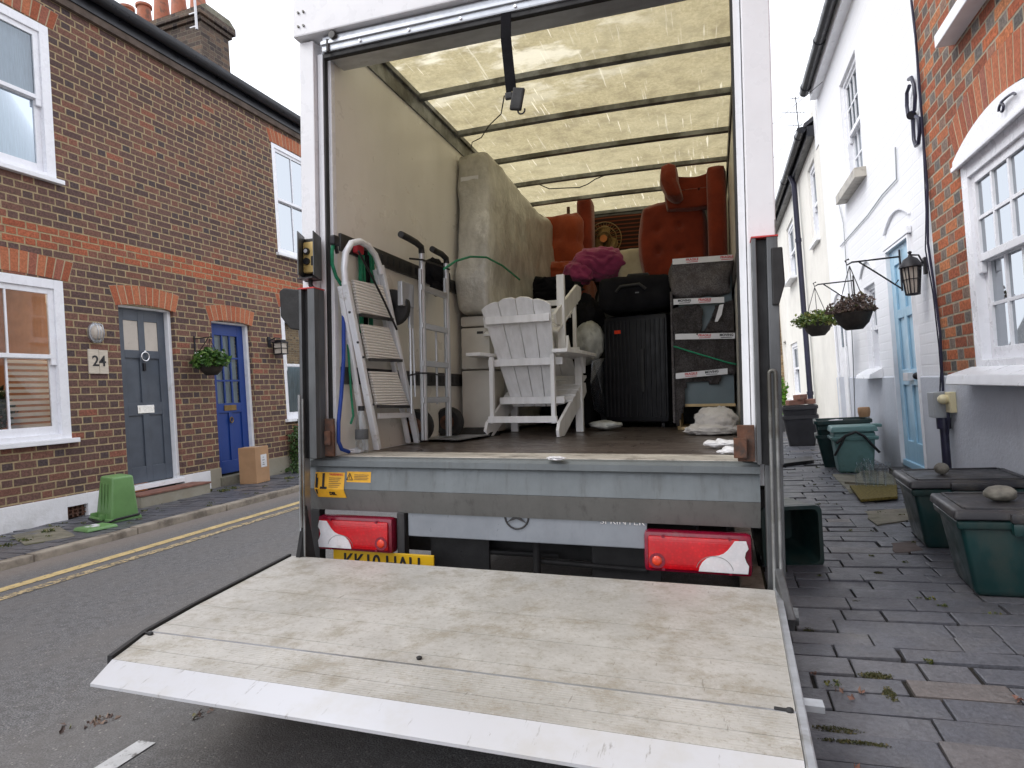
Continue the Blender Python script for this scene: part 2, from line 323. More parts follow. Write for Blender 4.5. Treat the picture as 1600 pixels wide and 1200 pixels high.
    b = m.mix(m.step(n1, .3, .7), (.065, .058, .060), (.20, .185, .185)); b = m.mix(m.step(n2, .42, .62, 0, .6), b, (.075, .062, .060))
    m.bump(m.ma('ADD', n1, m.ma('MULTIPLY', n2, 2)), .008, .8); M['blanket'] = m.fin(b, .97, 0., .1)
    M['teal_board'] = simple('grey_green_board', (.10, .135, .15), .5, var=.08)
    M['pine'] = simple('pale_pine_edge', (.50, .36, .18), .6, var=.15, vs=12)
    def velvet(name, a, b_):
        m = M_(name); P = m.obj(); c = m.mix(m.step(m.noise(P, 4.5, 6, .65), .3, .7), a, b_)
        m.b.inputs['Sheen Weight'].default_value = .4; m.bump(m.ma('ADD', m.noise(P, 160, 3), m.ma('MULTIPLY', m.noise(P, 5, 4), 4)), .008, .5)
        return m.fin(c, .9, 0., .15)
    M['orange_velvet'] = velvet('burnt_orange_upholstery', (.25, .036, .014), (.16, .022, .010))
    M['orange_cloth'] = velvet('orange_cloth', (.36, .070, .024), (.26, .046, .017))
    M['pink_cloth'] = velvet('magenta_blanket', (.36, .05, .15), (.22, .03, .10))
    M['cream_cloth'] = velvet('cream_upholstery', (.50, .43, .31), (.40, .34, .24))
    M['pale_cloth'] = velvet('pale_striped_dust_sheet', (.60, .57, .54), (.46, .43, .41))
    m = M_('striped_blanket'); P = m.obj(); o = m.xyz(P); s = m.ma('SINE', m.ma('MULTIPLY', o[2], 150.))
    M['stripes'] = m.fin(m.mix(m.step(s, .3, .7), (.035, .018, .014), (.17, .045, .022)), .9, 0., .2)
    M['white_bag'] = simple('pale_plastic_bag', (.42, .43, .41), .4, var=.25, vs=9, bump=.02, bs=12)
    M['cardboard'] = simple('brown_cardboard', (.40, .235, .125), .85, var=.07, coord='obj')
    M['bin_green'] = simple('dark_green_box_plastic', (.005, .032, .032), .38, var=.2, dirt=(.030, .045, .040), da=.7, ds=5, stretch=(1, 1, .5))
    M['bin_lid'] = simple('charcoal_lid_plastic', (.020, .020, .025), .42, var=.15, dirt=(.060, .056, .05), da=.6, ds=6)
    M['bin_teal'] = simple('faded_teal_caddy', (.12, .235, .225), .5, var=.1, dirt=(.07, .1, .09), da=.4)
    M['bin_black'] = simple('black_tub_plastic', (.022, .022, .026), .45, var=.2)
    M['caddy_green'] = simple('leaf_green_caddy', (.135, .27, .095), .42, var=.08)
    M['doormat'] = simple('coir_doormat', (.15, .115, .025), .98, var=.4, vs=60, bump=.012, bs=160)
    M['brown_slab'] = simple('brown_drain_slab', (.10, .078, .07), .85, var=.2)
    M['red_tile'] = simple('worn_red_step', (.20, .09, .065), .8, var=.25, vs=9, dirt=(.16, .12, .09), da=.4, bump=.003)
    M['soil'] = simple('dark_basket_liner', (.035, .028, .022), .95, var=.4, bump=.006)
    M['pvc_grey'] = simple('grey_meter_box', (.33, .35, .37), .45, var=.06)
    M['cream_dome'] = simple('cream_plastic_dome', (.74, .66, .42), .4, var=.04)
    M['blue_hose'] = simple('blue_ratchet_strap', (.012, .05, .30), .6, var=.1)
    M['green_rope'] = simple('green_rope', (.01, .20, .10), .7, var=.2, vs=60)
    M['red_web'] = simple('red_webbing', (.40, .02, .03), .7, var=.1)
    M['paper'] = simple('crumpled_white_paper', (.62, .62, .64), .7, var=.12, vs=20)
    M['sign_board'] = simple('pale_wood_sign', (.56, .50, .41), .6, var=.1, vs=10, stretch=(1, 1, 5))
    def leaf(name, stops):
        m = M_(name); r = m.n('NewGeometry', 8); c = m.ramp(r, stops)
        m.b.inputs['Transmission Weight'].default_value = 0.; return m.fin(c, .5, 0., .4)
    M['leaf_green'] = leaf('green_leaves', [(0, (.02, .06, .012)), (.6, (.05, .13, .02)), (.93, (.12, .22, .04)), (1, (.30, .30, .06))])
    M['leaf_dry'] = leaf('dried_brown_leaves', [(0, (.07, .045, .038)), (.5, (.15, .10, .08)), (.85, (.24, .17, .13)), (1, (.12, .14, .05))])
    M['leaf_bright'] = leaf('bright_conifer', [(0, (.06, .17, .015)), (.7, (.13, .30, .025)), (1, (.22, .42, .05))])
    M['leaf_ivy'] = leaf('ivy_leaves', [(0, (.02, .05, .012)), (.7, (.05, .10, .025)), (1, (.10, .15, .04))])
    M['leaf_yellow'] = leaf('yellow_green_leaves', [(0, (.03, .05, .012)), (.6, (.075, .095, .02)), (1, (.18, .16, .04))])
    M['leaf_moss'] = leaf('moss_fronds', [(0, (.03, .035, .010)), (.7, (.065, .065, .02)), (1, (.12, .09, .04))])
    M['leaf_basket'] = leaf('yellowing_basket_leaves', [(0, (.04, .08, .015)), (.6, (.10, .15, .02)), (1, (.22, .20, .05))])
    M['petal'] = simple('white_petals', (.8, .8, .78), .6, var=.03)
    m = M_('lit_lamp'); e = m.n('Emission', Color=(1, .72, .38), Strength=9.); m.t.links.new(e, m.out.inputs[0]); M['lamp_on'] = m.m
make_mats()

# ---------------------------------------------------------------- mesh building
ORG = {}; FR = {}
class MB:
    def __init__(s): s.bm = bmesh.new()
    def box(s, x0, x1, y0, y1, z0, z1, bev=0):
        vs = [s.bm.verts.new((x, y, z)) for x in (x0, x1) for y in (y0, y1) for z in (z0, z1)]
        fs = [s.bm.faces.new([vs[i] for i in f]) for f in ((0,1,3,2),(4,6,7,5),(0,4,5,1),(2,3,7,6),(0,2,6,4),(1,5,7,3))]
        if bev: s._bev(vs, bev)
        return s
    def _bev(s, vs, bev, seg=2):
        es = list({e for v in vs for e in v.link_edges})
        bmesh.ops.bevel(s.bm, geom=es, offset=bev, segments=seg, affect='EDGES', profile=.6)
    def obox(s, c, size, rot=None, bev=0):
        n0 = len(s.bm.verts); a, b, d = (q/2 for q in size); tmp = MB().box(-a, a, -b, b, -d, d, bev)
        m = Matrix.Translation(c) @ (rot.to_4x4() if rot else Matrix())
        s.add(tmp, m); return s
    def add(s, other, m=Matrix()):
        mp = {v: s.bm.verts.new(m @ v.co) for v in other.bm.verts}
        for f in other.bm.faces:
            try: s.bm.faces.new([mp[v] for v in f.verts])
            except ValueError: pass
        other.bm.free(); return s
    def bar(s, p, q, w, h, up=(0, 0, 1), bev=0):
        """a straight batten from p to q, w across, h along 'up'"""
        p, q = Vector(p), Vector(q); d = (q-p); L = d.length; d.normalize(); x = d.cross(Vector(up)).normalized(); u = x.cross(d)
        m = Matrix((x, d, u)).transposed().to_4x4(); m.translation = (p+q)/2
        s.add(MB().box(-w/2, w/2, -L/2, L/2, -h/2, h/2, bev), m); return s
    def tube(s, pts, r, n=10, cap=True, closed=False):
        pts = [Vector(p) for p in pts]; rings = []; N = len(pts); prev = None
        for i, p in enumerate(pts):
            a = pts[i-1] if (i or closed) else p; b = pts[(i+1) % N] if (i < N-1 or closed) else p
            d = (b-a).normalized()
            ref = prev if prev else (Vector((0, 0, 1)) if abs(d.z) < .9 else Vector((1, 0, 0)))
            x = (ref - d*ref.dot(d)).normalized(); prev = x; y = d.cross(x); rr = r[i] if isinstance(r, (list, tuple)) else r
            rings.append([s.bm.verts.new(p + x*rr*math.cos(2*math.pi*k/n) + y*rr*math.sin(2*math.pi*k/n)) for k in range(n)])
        for i in range(N if closed else N-1):
            A, B = rings[i], rings[(i+1) % N]
            for k in range(n): s.bm.faces.new((A[k], A[(k+1) % n], B[(k+1) % n], B[k]))
        if cap and not closed: s.bm.faces.new(rings[0][::-1]); s.bm.faces.new(rings[-1])
        return s
    def cyl(s, p, q, r, n=20): return s.tube([p, q], r, n)
    def prism(s, pts, d, bev=0, seg=2):
        """closed outline (3-D points) extruded by vector d"""
        d = Vector(d); a = [s.bm.verts.new(p) for p in pts]; b = [s.bm.verts.new(Vector(p)+d) for p in pts]; n = len(a)
        s.bm.faces.new(a); s.bm.faces.new(b[::-1])
        for i in range(n): s.bm.faces.new((a[i], b[i], b[(i+1) % n], a[(i+1) % n]))
        if bev: s._bev(a+b, bev, seg)
        return s
    def quad(s, pts): s.bm.faces.new([s.bm.verts.new(p) for p in pts]); return s
    def lathe(s, prof, c, axis='z', n=24):
        rings = []
        for r, h in prof:
            ring = []
            for k in range(n):
                a = 2*math.pi*k/n; u, v = r*math.cos(a), r*math.sin(a)
                o = {'z': (u, v, h), 'y': (u, h, v), 'x': (h, u, v)}[axis]
                ring.append(s.bm.verts.new(Vector(c)+Vector(o)))
            rings.append(ring)
        for A, B in zip(rings, rings[1:]):
            for k in range(n): s.bm.faces.new((A[k], A[(k+1) % n], B[(k+1) % n], B[k]))
        s.bm.faces.new(rings[0][::-1]); s.bm.faces.new(rings[-1]); return s
    def blob(s, c, rad, amp=.15, freq=2.5, sub=4, floor=None, seed=0, box=0):
        r = bmesh.ops.create_icosphere(s.bm, subdivisions=sub, radius=1); c = Vector(c); off = Vector((seed*7.3, seed*3.1, seed*5.7))
        for v in r['verts']:
            d = v.co.copy()
            if box:
                k = max(abs(d.x), abs(d.y), abs(d.z)); d = d.lerp(d/k*.85, box)
            w = 1 + amp*(mnoise.noise(v.co*freq+off)+.5*mnoise.noise(v.co*freq*2.3+off)+.3*mnoise.noise(v.co*freq*5+off))
            v.co = c + Vector((d.x*rad[0], d.y*rad[1], d.z*rad[2]))*w
            if floor is not None and v.co.z < floor: v.co.z = floor
        return s
    def leaves(s, c, rad, n, size, seed=1, shell=.3, up=0, squash=None):
        rn = random.Random(seed); c = Vector(c)
        for _ in range(n):
            while 1:
                d = Vector((rn.uniform(-1, 1), rn.uniform(-1, 1), rn.uniform(-1, 1)))
                if d.length < 1 and d.length > shell*rn.random(): break
            if squash and d.z < squash: d.z = squash*rn.random()
            w = 1 + .35*mnoise.noise(d*2.5 + Vector((seed, 0, 0)))
            p = c + Vector((d.x*rad[0], d.y*rad[1], d.z*rad[2]))*w
            sz = size*rn.uniform(.55, 1.3); a = Vector((rn.gauss(0, 1), rn.gauss(0, 1), rn.gauss(0, 1)+up)).normalized(); b = a.orthogonal().normalized()
            b.rotate(Matrix.Rotation(rn.uniform(0, 6.28), 3, a))
            q = a*sz; w_ = b*sz*.42; nrm = a.cross(b)*sz*.18
            v = [s.bm.verts.new(x) for x in (p-q*.5, p+w_*.9-nrm, p+q*.6, p-w_*.9-nrm)]
            s.bm.faces.new(v)
        return s
    def build(s, name, mat, parent=None, origin=None, smooth=False, fr=None, auto=None):
        bmesh.ops.recalc_face_normals(s.bm, faces=s.bm.faces[:]) if not smooth == 'leaf' else None
        org = ORG[parent.name] if parent else Vector(origin or (0, 0, 0))
        for v in s.bm.verts: v.co -= org
        me = bpy.data.meshes.new(name); s.bm.to_mesh(me); s.bm.free()
        me.materials.append(MT[mat])
        if smooth is True:
            for p in me.polygons: p.use_smooth = True
            me.set_sharp_from_angle(angle=R_(auto or 50))
        o = bpy.data.objects.new(name, me); col.objects.link(o)
        if parent: o.parent = parent
        else: o.matrix_world = (TW if fr == 'T' else Matrix()) @ Matrix.Translation(org)
        ORG[o.name] = org.copy(); return o
def tag(o, label, cat, group=None):
    o['label'] = label; o['category'] = cat
    if group: o['group'] = group
    return o
def thing(name, label, cat, origin, group=None, fr=None):
    o = bpy.data.objects.new(name, None); o.empty_display_size = .1; col.objects.link(o)
    o.matrix_world = (TW if fr == 'T' else Matrix()) @ Matrix.Translation(Vector(origin)); ORG[o.name] = Vector(origin)
    return tag(o, label, cat, group)
def struct(o): o['kind'] = 'structure'; return o
def copy_tree(o, parent=None):
    c = o.copy(); col.objects.link(c); c.parent = parent; ORG[c.name] = ORG[o.name].copy()
    if parent: c.matrix_parent_inverse = o.matrix_parent_inverse
    for ch in [x for x in scene.objects if x.parent == o]: copy_tree(ch, c)
    return c
def text(s, name, mat, parent, pos, size, xdir, ydir, depth=.0012, sx=1., bold=0., align='CENTER'):
    cu = bpy.data.curves.new(name, 'FONT'); cu.body = s; cu.size = size; cu.align_x = align; cu.align_y = 'CENTER'; cu.extrude = depth; cu.offset = bold
    to = bpy.data.objects.new(name, cu); col.objects.link(to)
    dg = bpy.context.evaluated_depsgraph_get(); dg.update(); me = bpy.data.meshes.new_from_object(to.evaluated_get(dg)); bpy.data.objects.remove(to)
    x = Vector(xdir).normalized(); y = Vector(ydir).normalized(); z = x.cross(y); m = Matrix((x*sx, y, z)).transposed().to_4x4()
    m.translation = Vector(pos)-ORG[parent.name]; me.transform(m); me.materials.clear(); me.materials.append(MT[mat])
    o = bpy.data.objects.new(name, me); col.objects.link(o); o.parent = parent; ORG[o.name] = ORG[parent.name]; return o
def arc(c, r, a0, a1, n, ax='xz'):
    out = []
    for i in range(n+1):
        a = R_(a0+(a1-a0)*i/n); u, v = r*math.cos(a), r*math.sin(a); c_ = Vector(c)
        out.append(c_ + Vector({'xz': (u, 0, v), 'yz': (0, u, v), 'xy': (u, v, 0)}[ax]))
    return out
exec_parts = []

# ---------------------------------------------------------------- the setting
XL, XR, GL, GR = -6.78, 1.56, .065, .09       # facades and pavement heights
KL, KR = -5.34, .02                            # kerb faces
mb = MB(); mb.quad([(-700, -700, -.03), (700, -700, -.03), (700, 900, -.03), (-700, 900, -.03)])
struct(mb.build('ground', 'joint'))
mb = MB(); mb.quad([(KL-.02, -12, 0), (KR+.05, -12, 0), (KR+.05, 90, 0), (KL-.02, 90, 0)])
struct(mb.build('road', 'asphalt'))
def stripe(x0, x1, y0, y1, m, z=.004):
    mb = MB(); n = max(1, int((y1-y0)/.4))
    for i in range(n):
        a, b = y0+(y1-y0)*i/n, y0+(y1-y0)*(i+1)/n
        mb.quad([(x0, a, z), (x1, a, z), (x1, b, z), (x0, b, z)])
    return struct(mb.build('road_marking', m))
stripe(-4.77, -4.655, -4, 40, 'line_yellow'); stripe(-4.53, -4.43, -4, 40, 'line_yellow_worn')
stripe(-1.955, -1.88, .3, 1.60, 'line_white')
def pavement(x0, x1, y0, y1, top, lw, ld, mat, skew=0, gap=.0036, seed=3):
    """stone setts laid in courses across the footway, each with its own length and tilt"""
    rn = random.Random(seed); mb = MB(); y = y0; holes = []
    while y < y1:
        d = ld*rn.uniform(.88, 1.14); x = x0 - rn.uniform(0, lw)
        while x < x1:
            w = lw*rn.choice((.62, .85, 1, 1.15, 1.3, 1.6)); a, b = max(x, x0), min(x+w, x1)
            if b-a > .03 and rn.random() > .003:
                g = gap*rn.uniform(.5, 1.7); dz = rn.uniform(-.004, .003); t1, t2 = rn.uniform(-.004, .004), rn.uniform(-.004, .004)
                yo = rn.uniform(-.003, .003); e_ = rn.random()
                if rn.random() < .10: g = gap*3.2
                P = [(a+g, y+g+yo, top+dz+t1), (b-g, y+g+yo+rn.uniform(-.004, .004), top+dz+t2), (b-g, y+d-g+yo, top+dz+t2*.5), (a+g, y+d-g+yo+rn.uniform(-.004, .004), top+dz-t1*.5)]
                P = [(px+skew*(py-y0)*0, py, pz) for px, py, pz in P]
                bt = [mb.bm.verts.new((px, py, top-.035)) for px, py, pz in P]; tv = [mb.bm.verts.new(p) for p in P]
                cxm, cym = sum(p[0] for p in P)/4, sum(p[1] for p in P)/4; e = .004
                iv = [mb.bm.verts.new((px+(e if px < cxm else -e), py+(e if py < cym else -e), pz+.0015)) for px, py, pz in P]
                mb.bm.faces.new(iv)
                for i in range(4):
                    j = (i+1) % 4; mb.bm.faces.new((tv[i], tv[j], iv[j], iv[i])); mb.bm.faces.new((bt[i], bt[j], tv[j], tv[i]))
            x += w
        y += d
    return mb
def base(x0, x1, y0, y1, top, name):
    mb = MB(); mb.box(x0, x1, y0, y1, -.02, top-.012); return struct(mb.build(name, 'joint'))
base(XL, KL-.1, -4, 45, GL, 'pavement_bed'); base(KR+.11, XR, -3, 45, GR, 'pavement_bed')
struct(pavement(XL+.003, KL-.12, 1.5, 20, GL, .24, .125, 'setts', seed=5).build('pavement', 'setts'))
struct(pavement(KR+.12, XR-.003, 1.0, 22, GR, .24, .125, 'setts', seed=9).build('pavement', 'setts'))
for (a, b, t) in ((KL-.12, KL, GL+.004), (KR, KR+.11, GR+.004)):
    mb = MB(); y = -3.; rn = random.Random(4)
    while y < 40:
        L = rn.uniform(.75, 1.15); dz = rn.uniform(-.006, .004)
        mb.box(a+rn.uniform(-.006, .006), b+rn.uniform(-.008, .008), y, y+L-.008, -.02, t+dz, .014 if y < 14 else 0); y += L
    struct(mb.build('kerb', 'kerbstone'))
# weeds in the joints and at the walls
def tuft(x, y, z, n, r, seed, m='leaf_ivy', sz=.022, h=.03):
    return MB().leaves((x, y, z+h*.6), (r, r, h), n, sz, seed, shell=.1, up=.6)
mb = MB(); rn = random.Random(12)
for _ in range(70):
    x = rn.uniform(.2, 1.5); y = rn.uniform(1.4, 9); mb.leaves((x, y, GR+.004), (rn.uniform(.01, .05), .012, .008), rn.randint(5, 24), .012, rn.randint(1, 99), shell=.1)
for _ in range(46):
    x = rn.uniform(XL+.02, KL-.15); y = rn.uniform(3.4, 9); mb.leaves((x, y, GL+.004), (.05, .03, .012), rn.randint(8, 30), .016, rn.randint(1, 99), shell=.1)
for (px, py, n_) in ((75, 832, 60), (40, 846, 40), (325, 768, 160), (350, 768, 90), (366, 764, 60), (8, 855, 30), (452, 748, 80)):
    p = hp(px, py, z=GL); mb.leaves((p.x, p.y, GL+.015), (.07, .06, .02), n_, .022, px, shell=.1, up=.5)
o = mb.build('moss', 'leaf_yellow', smooth='leaf'); tag(o, 'yellow green moss and small weeds growing in the paving joints', 'moss'); o['kind'] = 'stuff'
# patches where setts are missing or sunken
def patch(pts, m, top, name, lab, cat, h=.012, seed=1):
    c = sum((Vector(p) for p in pts), Vector())/len(pts); mb = MB(); rn = random.Random(seed)
    ring = []
    for i, p in enumerate(pts):
        q = Vector(pts[(i+1) % len(pts)]); p = Vector(p)
        for k in range(4): r = p.lerp(q, k/4); ring.append((r.x+rn.uniform(-.012, .012), r.y+rn.uniform(-.012, .012), top))
    mb.prism(ring, (0, 0, h)); o = mb.build(name, m); return struct(o)
for i, (px, py, rx_, ry_) in enumerate(((1368, 1055, .05, .03), (1305, 1140, .07, .025), (1338, 940, .035, .02), (1372, 895, .02, .02), (1390, 1085, .02, .06), (1262, 983, .03, .015), (1335, 1160, .09, .012))):
    q = hp(px, py, z=GR); mb = MB().leaves((q.x, q.y, GR-.001), (rx_, ry_*.8, .005), 520, .0065, i+40, shell=0); o = mb.build('moss', 'leaf_moss', smooth='leaf', origin=q); tag(o, 'low cushion of dark moss filling a sunken joint in the right pavement', 'moss', 'moss cushions'); o['kind'] = 'stuff'
for i, (pts, m) in enumerate([([(1300, 742), (1345, 742), (1400, 765), (1330, 772)], 'mossy_stone'), ([(1350, 800), (1420, 795), (1428, 812), (1368, 822)], 'mossy_stone'), ([(1393, 850), (1432, 846), (1440, 862), (1400, 864)], 'brown_slab')]):
    patch([hp(*p, z=GR) for p in pts], m, GR-.002, 'stone_slab', '', '', .008, i+9)
patch([hp(*p, z=GL) for p in [(15, 838), (90, 822), (120, 838), (40, 852)]], 'mossy_stone', GL-.002, 'stone_slab', '', '', .008, 5)
p = hp(1345, 735, z=GR)
# fallen leaves and grit
mb = MB()
for px, py in ((1330, 1088), (1348, 1080), (1310, 1078), (1590, 1092), (1335, 1195), (1270, 1050)):
    q = hp(px, py, z=GR+.012); mb.leaves(q, (.012, .012, .004), 3, .022, px)
o = mb.build('fallen_leaf_litter', 'red_tile', smooth='leaf'); tag(o, 'small reddish leaf scraps scattered on the slabs', 'leaf litter'); o['kind'] = 'stuff'
mb = MB()
for px, py, n_ in ((150, 1128, 14), (165, 1122, 10), (90, 1140, 4), (310, 1115, 10)):
    q = hp(px, py, z=.006); mb.leaves(q, (.05, .04, .005), n_, .02, px)
o = mb.build('road_leaf_litter', 'leaf_dry', smooth='leaf'); tag(o, 'brown leaf scraps lying on the road near the white line', 'leaf litter'); o['kind'] = 'stuff'

# ---------------------------------------------------------------- houses
def fbox(mb, X, n, d0, d1, y0, y1, z0, z1, bev=0):
    a, b = sorted((X+n*d0, X+n*d1)); return mb.box(a, b, y0, y1, z0, z1, bev)
def facade(X, n, y0, y1, z0, z1, ops, rev=.16, shell=4.5, sides=True):
    """front wall with real openings and reveals, sides and back closing the house"""
    mb = MB(); ys = sorted({y0, y1, *[v for o in ops for v in o[:2] if y0 < v < y1]}); zs = sorted({z0, z1, *[v for o in ops for v in o[2:4] if z0 < v < z1]})
    for a, b in zip(ys, ys[1:]):
        for c, d in zip(zs, zs[1:]):
            my, mz = (a+b)/2, (c+d)/2
            if any(o[0] < my < o[1] and o[2] < mz < o[3] for o in ops): continue
            mb.quad([(X, a, c), (X, b, c), (X, b, d), (X, a, d)])
    for (a, b, c, d) in [o[:4] for o in ops]:
        c2, d2 = max(c, z0), min(d, z1)
        if d2 <= c2: continue
        xi = X-n*rev
        for P in (((X, a, c2), (xi, a, c2), (xi, a, d2), (X, a, d2)), ((X, b, c2), (xi, b, c2), (xi, b, d2), (X, b, d2))): mb.quad(P)
        if d <= z1: mb.quad([(X, a, d), (xi, a, d), (xi, b, d), (X, b, d)])
        if c >= z0: mb.quad([(X, a, c), (xi, a, c), (xi, b, c), (X, b, c)])
    if sides:
        xb = X-n*shell
        for yy in (y0+.001, y1-.001): mb.quad([(X, yy, z0), (xb, yy, z0), (xb, yy, z1), (X, yy, z1)])
        mb.quad([(xb, y0, z0), (xb, y1, z0), (xb, y1, z1), (xb, y0, z1)])
    return mb
def arch_head(parent, X, n, ya, yb, zb, rise, h, m='arch', n_br=None, splay=.07, proud=.004):
    """soldier bricks of a shallow segmental arch"""
    mb = MB(); w = yb-ya; cnt = n_br or int(w/.082); mid = (ya+yb)/2
    for i in range(cnt):
        t0, t1 = i/cnt, (i+1)/cnt; g = .035/cnt*3
        def P(t, top):
            y = ya+w*t; zz = zb + rise*(1-(2*t-1)**2)
            if top: y = mid+(y-mid)*(1+2*splay/w); zz += h - .012*(abs(2*t-1))
            return y, zz
        g = .0065/w; a, b, c, d = P(t0+g, 0), P(t1-g, 0), P(t1-g, 1), P(t0+g, 1)
        x = X-n*.05
        mb.prism([(x, *a), (x, *b), (x, *c), (x, *d)], (n*(.05+proud), 0, 0))
    o = mb.build('brick_arch', m, parent)
    mb = MB(); K = 12
    lo = [(X-n*.05, ya+w*i/K, zb+rise*(1-(2*i/K-1)**2)) for i in range(K+1)]
    hi = [(X-n*.05, mid+(y-mid)*(1+2*splay/w), z+h-.006) for _, y, z in lo]
    mb.prism(lo+hi[::-1], (n*(.05+proud-.0015), 0, 0)); mb.build('mortar_bed', 'mortar', o)
def sash(parent, X, n, y0, y1, z0, z1, zm, cols, ru, rl, fw=.075, rec=.03, sill=True, curtain='curtain', cd=.16, label=None, glassm='glass', sl=.06, horn=True, bar=.018, st=.045):
    mb = MB(); d0, d1 = -rec-.09, -rec
    for a, b, c, d in ((y0, y0+fw, z0, z1), (y1-fw, y1, z0, z1), (y0+fw, y1-fw, z1-fw, z1), (y0+fw, y1-fw, z0, z0+fw*.55)): fbox(mb, X, n, d0, d1, a, b, c, d, .004)
    w = mb.build('window', 'white_pvc', parent)
    if label: w['label'] = label
    iy0, iy1, iz0, iz1 = y0+fw, y1-fw, z0+fw*.55, z1-fw
    s = MB(); g = MB()
    for (za, zb, dd, rows, top) in ((zm-.02, iz1, -rec-.02, ru, 1), (iz0, zm+.02, -rec-.055, rl, 0)):
        e = dd-.032; rb = st if top else st*1.5
        zlo = za+(.045 if top else rb); zhi = zb-(st if top else .045)
        for a, b, c, d in ((iy0, iy0+st, za, zb), (iy1-st, iy1, za, zb), (iy0+st, iy1-st, zhi, zb), (iy0+st, iy1-st, za, zlo)): fbox(s, X, n, e, dd, a, b, c, d, .003)
        if top and horn:
            for a, b in ((iy0, iy0+st), (iy1-st, iy1)): fbox(s, X, n, e, dd, a, b, za-.07, za, .006)
        for i in range(1, cols):
            y = iy0+st+(iy1-iy0-2*st)*i/cols; fbox(s, X, n, e+.004, dd-.004, y-bar/2, y+bar/2, zlo, zhi)
        for j in range(1, rows):
            z = zlo+(zhi-zlo)*j/rows; fbox(s, X, n, e+.006, dd-.006, iy0+st, iy1-st, z-bar/2, z+bar/2)
        x = X+n*(dd-.018); g.quad([(x, iy0+st, zlo), (x, iy1-st, zlo), (x, iy1-st, zhi), (x, iy0+st, zhi)])
    s.build('sash', 'white_pvc', w); g.build('pane', glassm, w)
    if sill:
        k = MB(); fbox(k, X, n, -rec-.02, sl, y0-.05, y1+.05, z0-.05, z0, .006); k.build('sill', 'white_paint', w)
    if curtain:
        k = MB(); x = X-n*(rec+cd); N = 40; yy = [y0+(y1-y0)*i/N for i in range(N+1)]
        for a, b, i in zip(yy, yy[1:], range(N)):
            q0, q1 = .012*math.sin(i*1.3), .012*math.sin((i+1)*1.3); k.quad([(x+q0, a, z0), (x+q1, b, z0), (x+q1, b, z1), (x+q0, a, z1)])
        k.build('curtain', curtain, w)
    return w

# --- left terrace
H24 = thing('brick_house', 'brown brick terraced house with slate grey front door numbered 24 and white sash windows', 'house', (XL, 4.5, GL), 'left terrace houses')
HB = thing('brick_house', 'brown brick terraced house with royal blue part glazed front door', 'house', (XL, 9, GL), 'left terrace houses')
BY = 6.86; EZ = 5.93
opsA = [(3.80, 4.97, .94, 2.67), (3.80, 4.97, 3.79, 5.50), (5.62, 6.42, .10, 2.50)]
opsB = [(7.06, 7.84, .08, 2.43), (8.56, 9.60, .93, 2.78), (8.60, 9.64, 3.69, 5.54)]
ZP = .315
for H, y0, y1, ops, pm in ((H24, -3, BY, opsA, 'render_plinth'), (HB, BY, 13.5, opsB, 'concrete')):
    facade(XL, 1, y0, y1, ZP, 6.3, ops).build('wall', 'brick_left', H)
    mb = MB(); ys = [y0]; d = ops[2] if H is H24 else ops[0]
    for a, b in ((y0, d[0]-.0), (d[1]+.0, y1)):
        if H is H24 and a == y0:
            a1, a2 = 4.86, 5.09                         # air brick gap
            fbox(mb, XL, 1, -.14, .022, a, a1, 0, ZP, .004); fbox(mb, XL, 1, -.14, .022, a2, b, 0, ZP, .004); fbox(mb, XL, 1, -.14, .022, a1, a2, .2, ZP)
        else: fbox(mb, XL, 1, -.14, .022, a, b, 0, ZP if not (H is HB) else .33, .004)
    mb.build('plinth', pm, H)
    # roof, eaves and gutter
    mb = MB(); xe, xr, zr = XL+.10, XL-2.6, EZ+.33+2.7*.55
    for sgn in (0,):
        mb.prism([(xe, y0, EZ+.30), (xr, y0, zr), (XL-5.2, y0, EZ+.30), (XL-5.2, y0, EZ+.25), (xr, y0, zr-.06), (xe, y0, EZ+.25)], (0, y1-y0, 0))
    mb.build('roof', 'slate_tile', H)
    mb = MB(); fbox(mb, XL, 1, .0, .055, y0, y1, EZ-.10, EZ+.02); mb.build('soffit', 'soffit', H)
    mb = MB(); fbox(mb, XL, 1, .056, .075, y0, y1, EZ-.01, EZ+.24)
    prof = [(XL+.15+.075*math.cos(R_(a)), 0, EZ+.19+.10*math.sin(R_(a))) for a in range(180, 361, 20)] + [(XL+.145+.055, 0, EZ+.2), (XL+.09, 0, EZ+.2)]
    mb.prism([(x, y0, z) for x, _, z in prof], (0, y1-y0, 0))
    mb.build('gutter', 'black_gutter', H, smooth=True)
mb = MB(); fbox(mb, XL, 1, -.10, -.04, 4.86, 5.09, .07, .2)
for i in range(4):
    for j in range(3): fbox(mb, XL, 1, -.04, -.012, 4.875+i*.055, 4.895+i*.055, .08+j*.042, .108+j*.042)
for j in range(3): fbox(mb, XL, 1, -.04, -.015, 4.86, 5.09, .105+j*.042, .118+j*.042)
mb.build('air_brick', 'rust', H24)
arch_head(H24, XL, 1, 3.74, 5.03, 2.67, .03, .235); arch_head(H24, XL, 1, 5.58, 6.46, 2.475, .045, .235)
arch_head(HB, XL, 1, 7.03, 7.88, 2.405, .045, .225); arch_head(HB, XL, 1, 8.52, 9.64, 2.78, .02, .22)
arch_head(H24, XL, 1, 3.74, 5.03, 5.50, .02, .22); arch_head(HB, XL, 1, 8.56, 9.68, 5.54, .02, .22)
sash(H24, XL, 1, 3.80, 4.97, .94, 2.67, 1.83, 2, 1, 1, fw=.10, rec=.0, curtain=None, st=.06)
sash(H24, XL, 1, 3.80, 4.97, 3.79, 5.50, 4.66, 1, 1, 1, fw=.10, rec=.0, cd=.12, st=.06, glassm='glass_sky')
sash(HB, XL, 1, 8.56, 9.60, .93, 2.78, 1.82, 2, 1, 1, fw=.07, rec=.0)
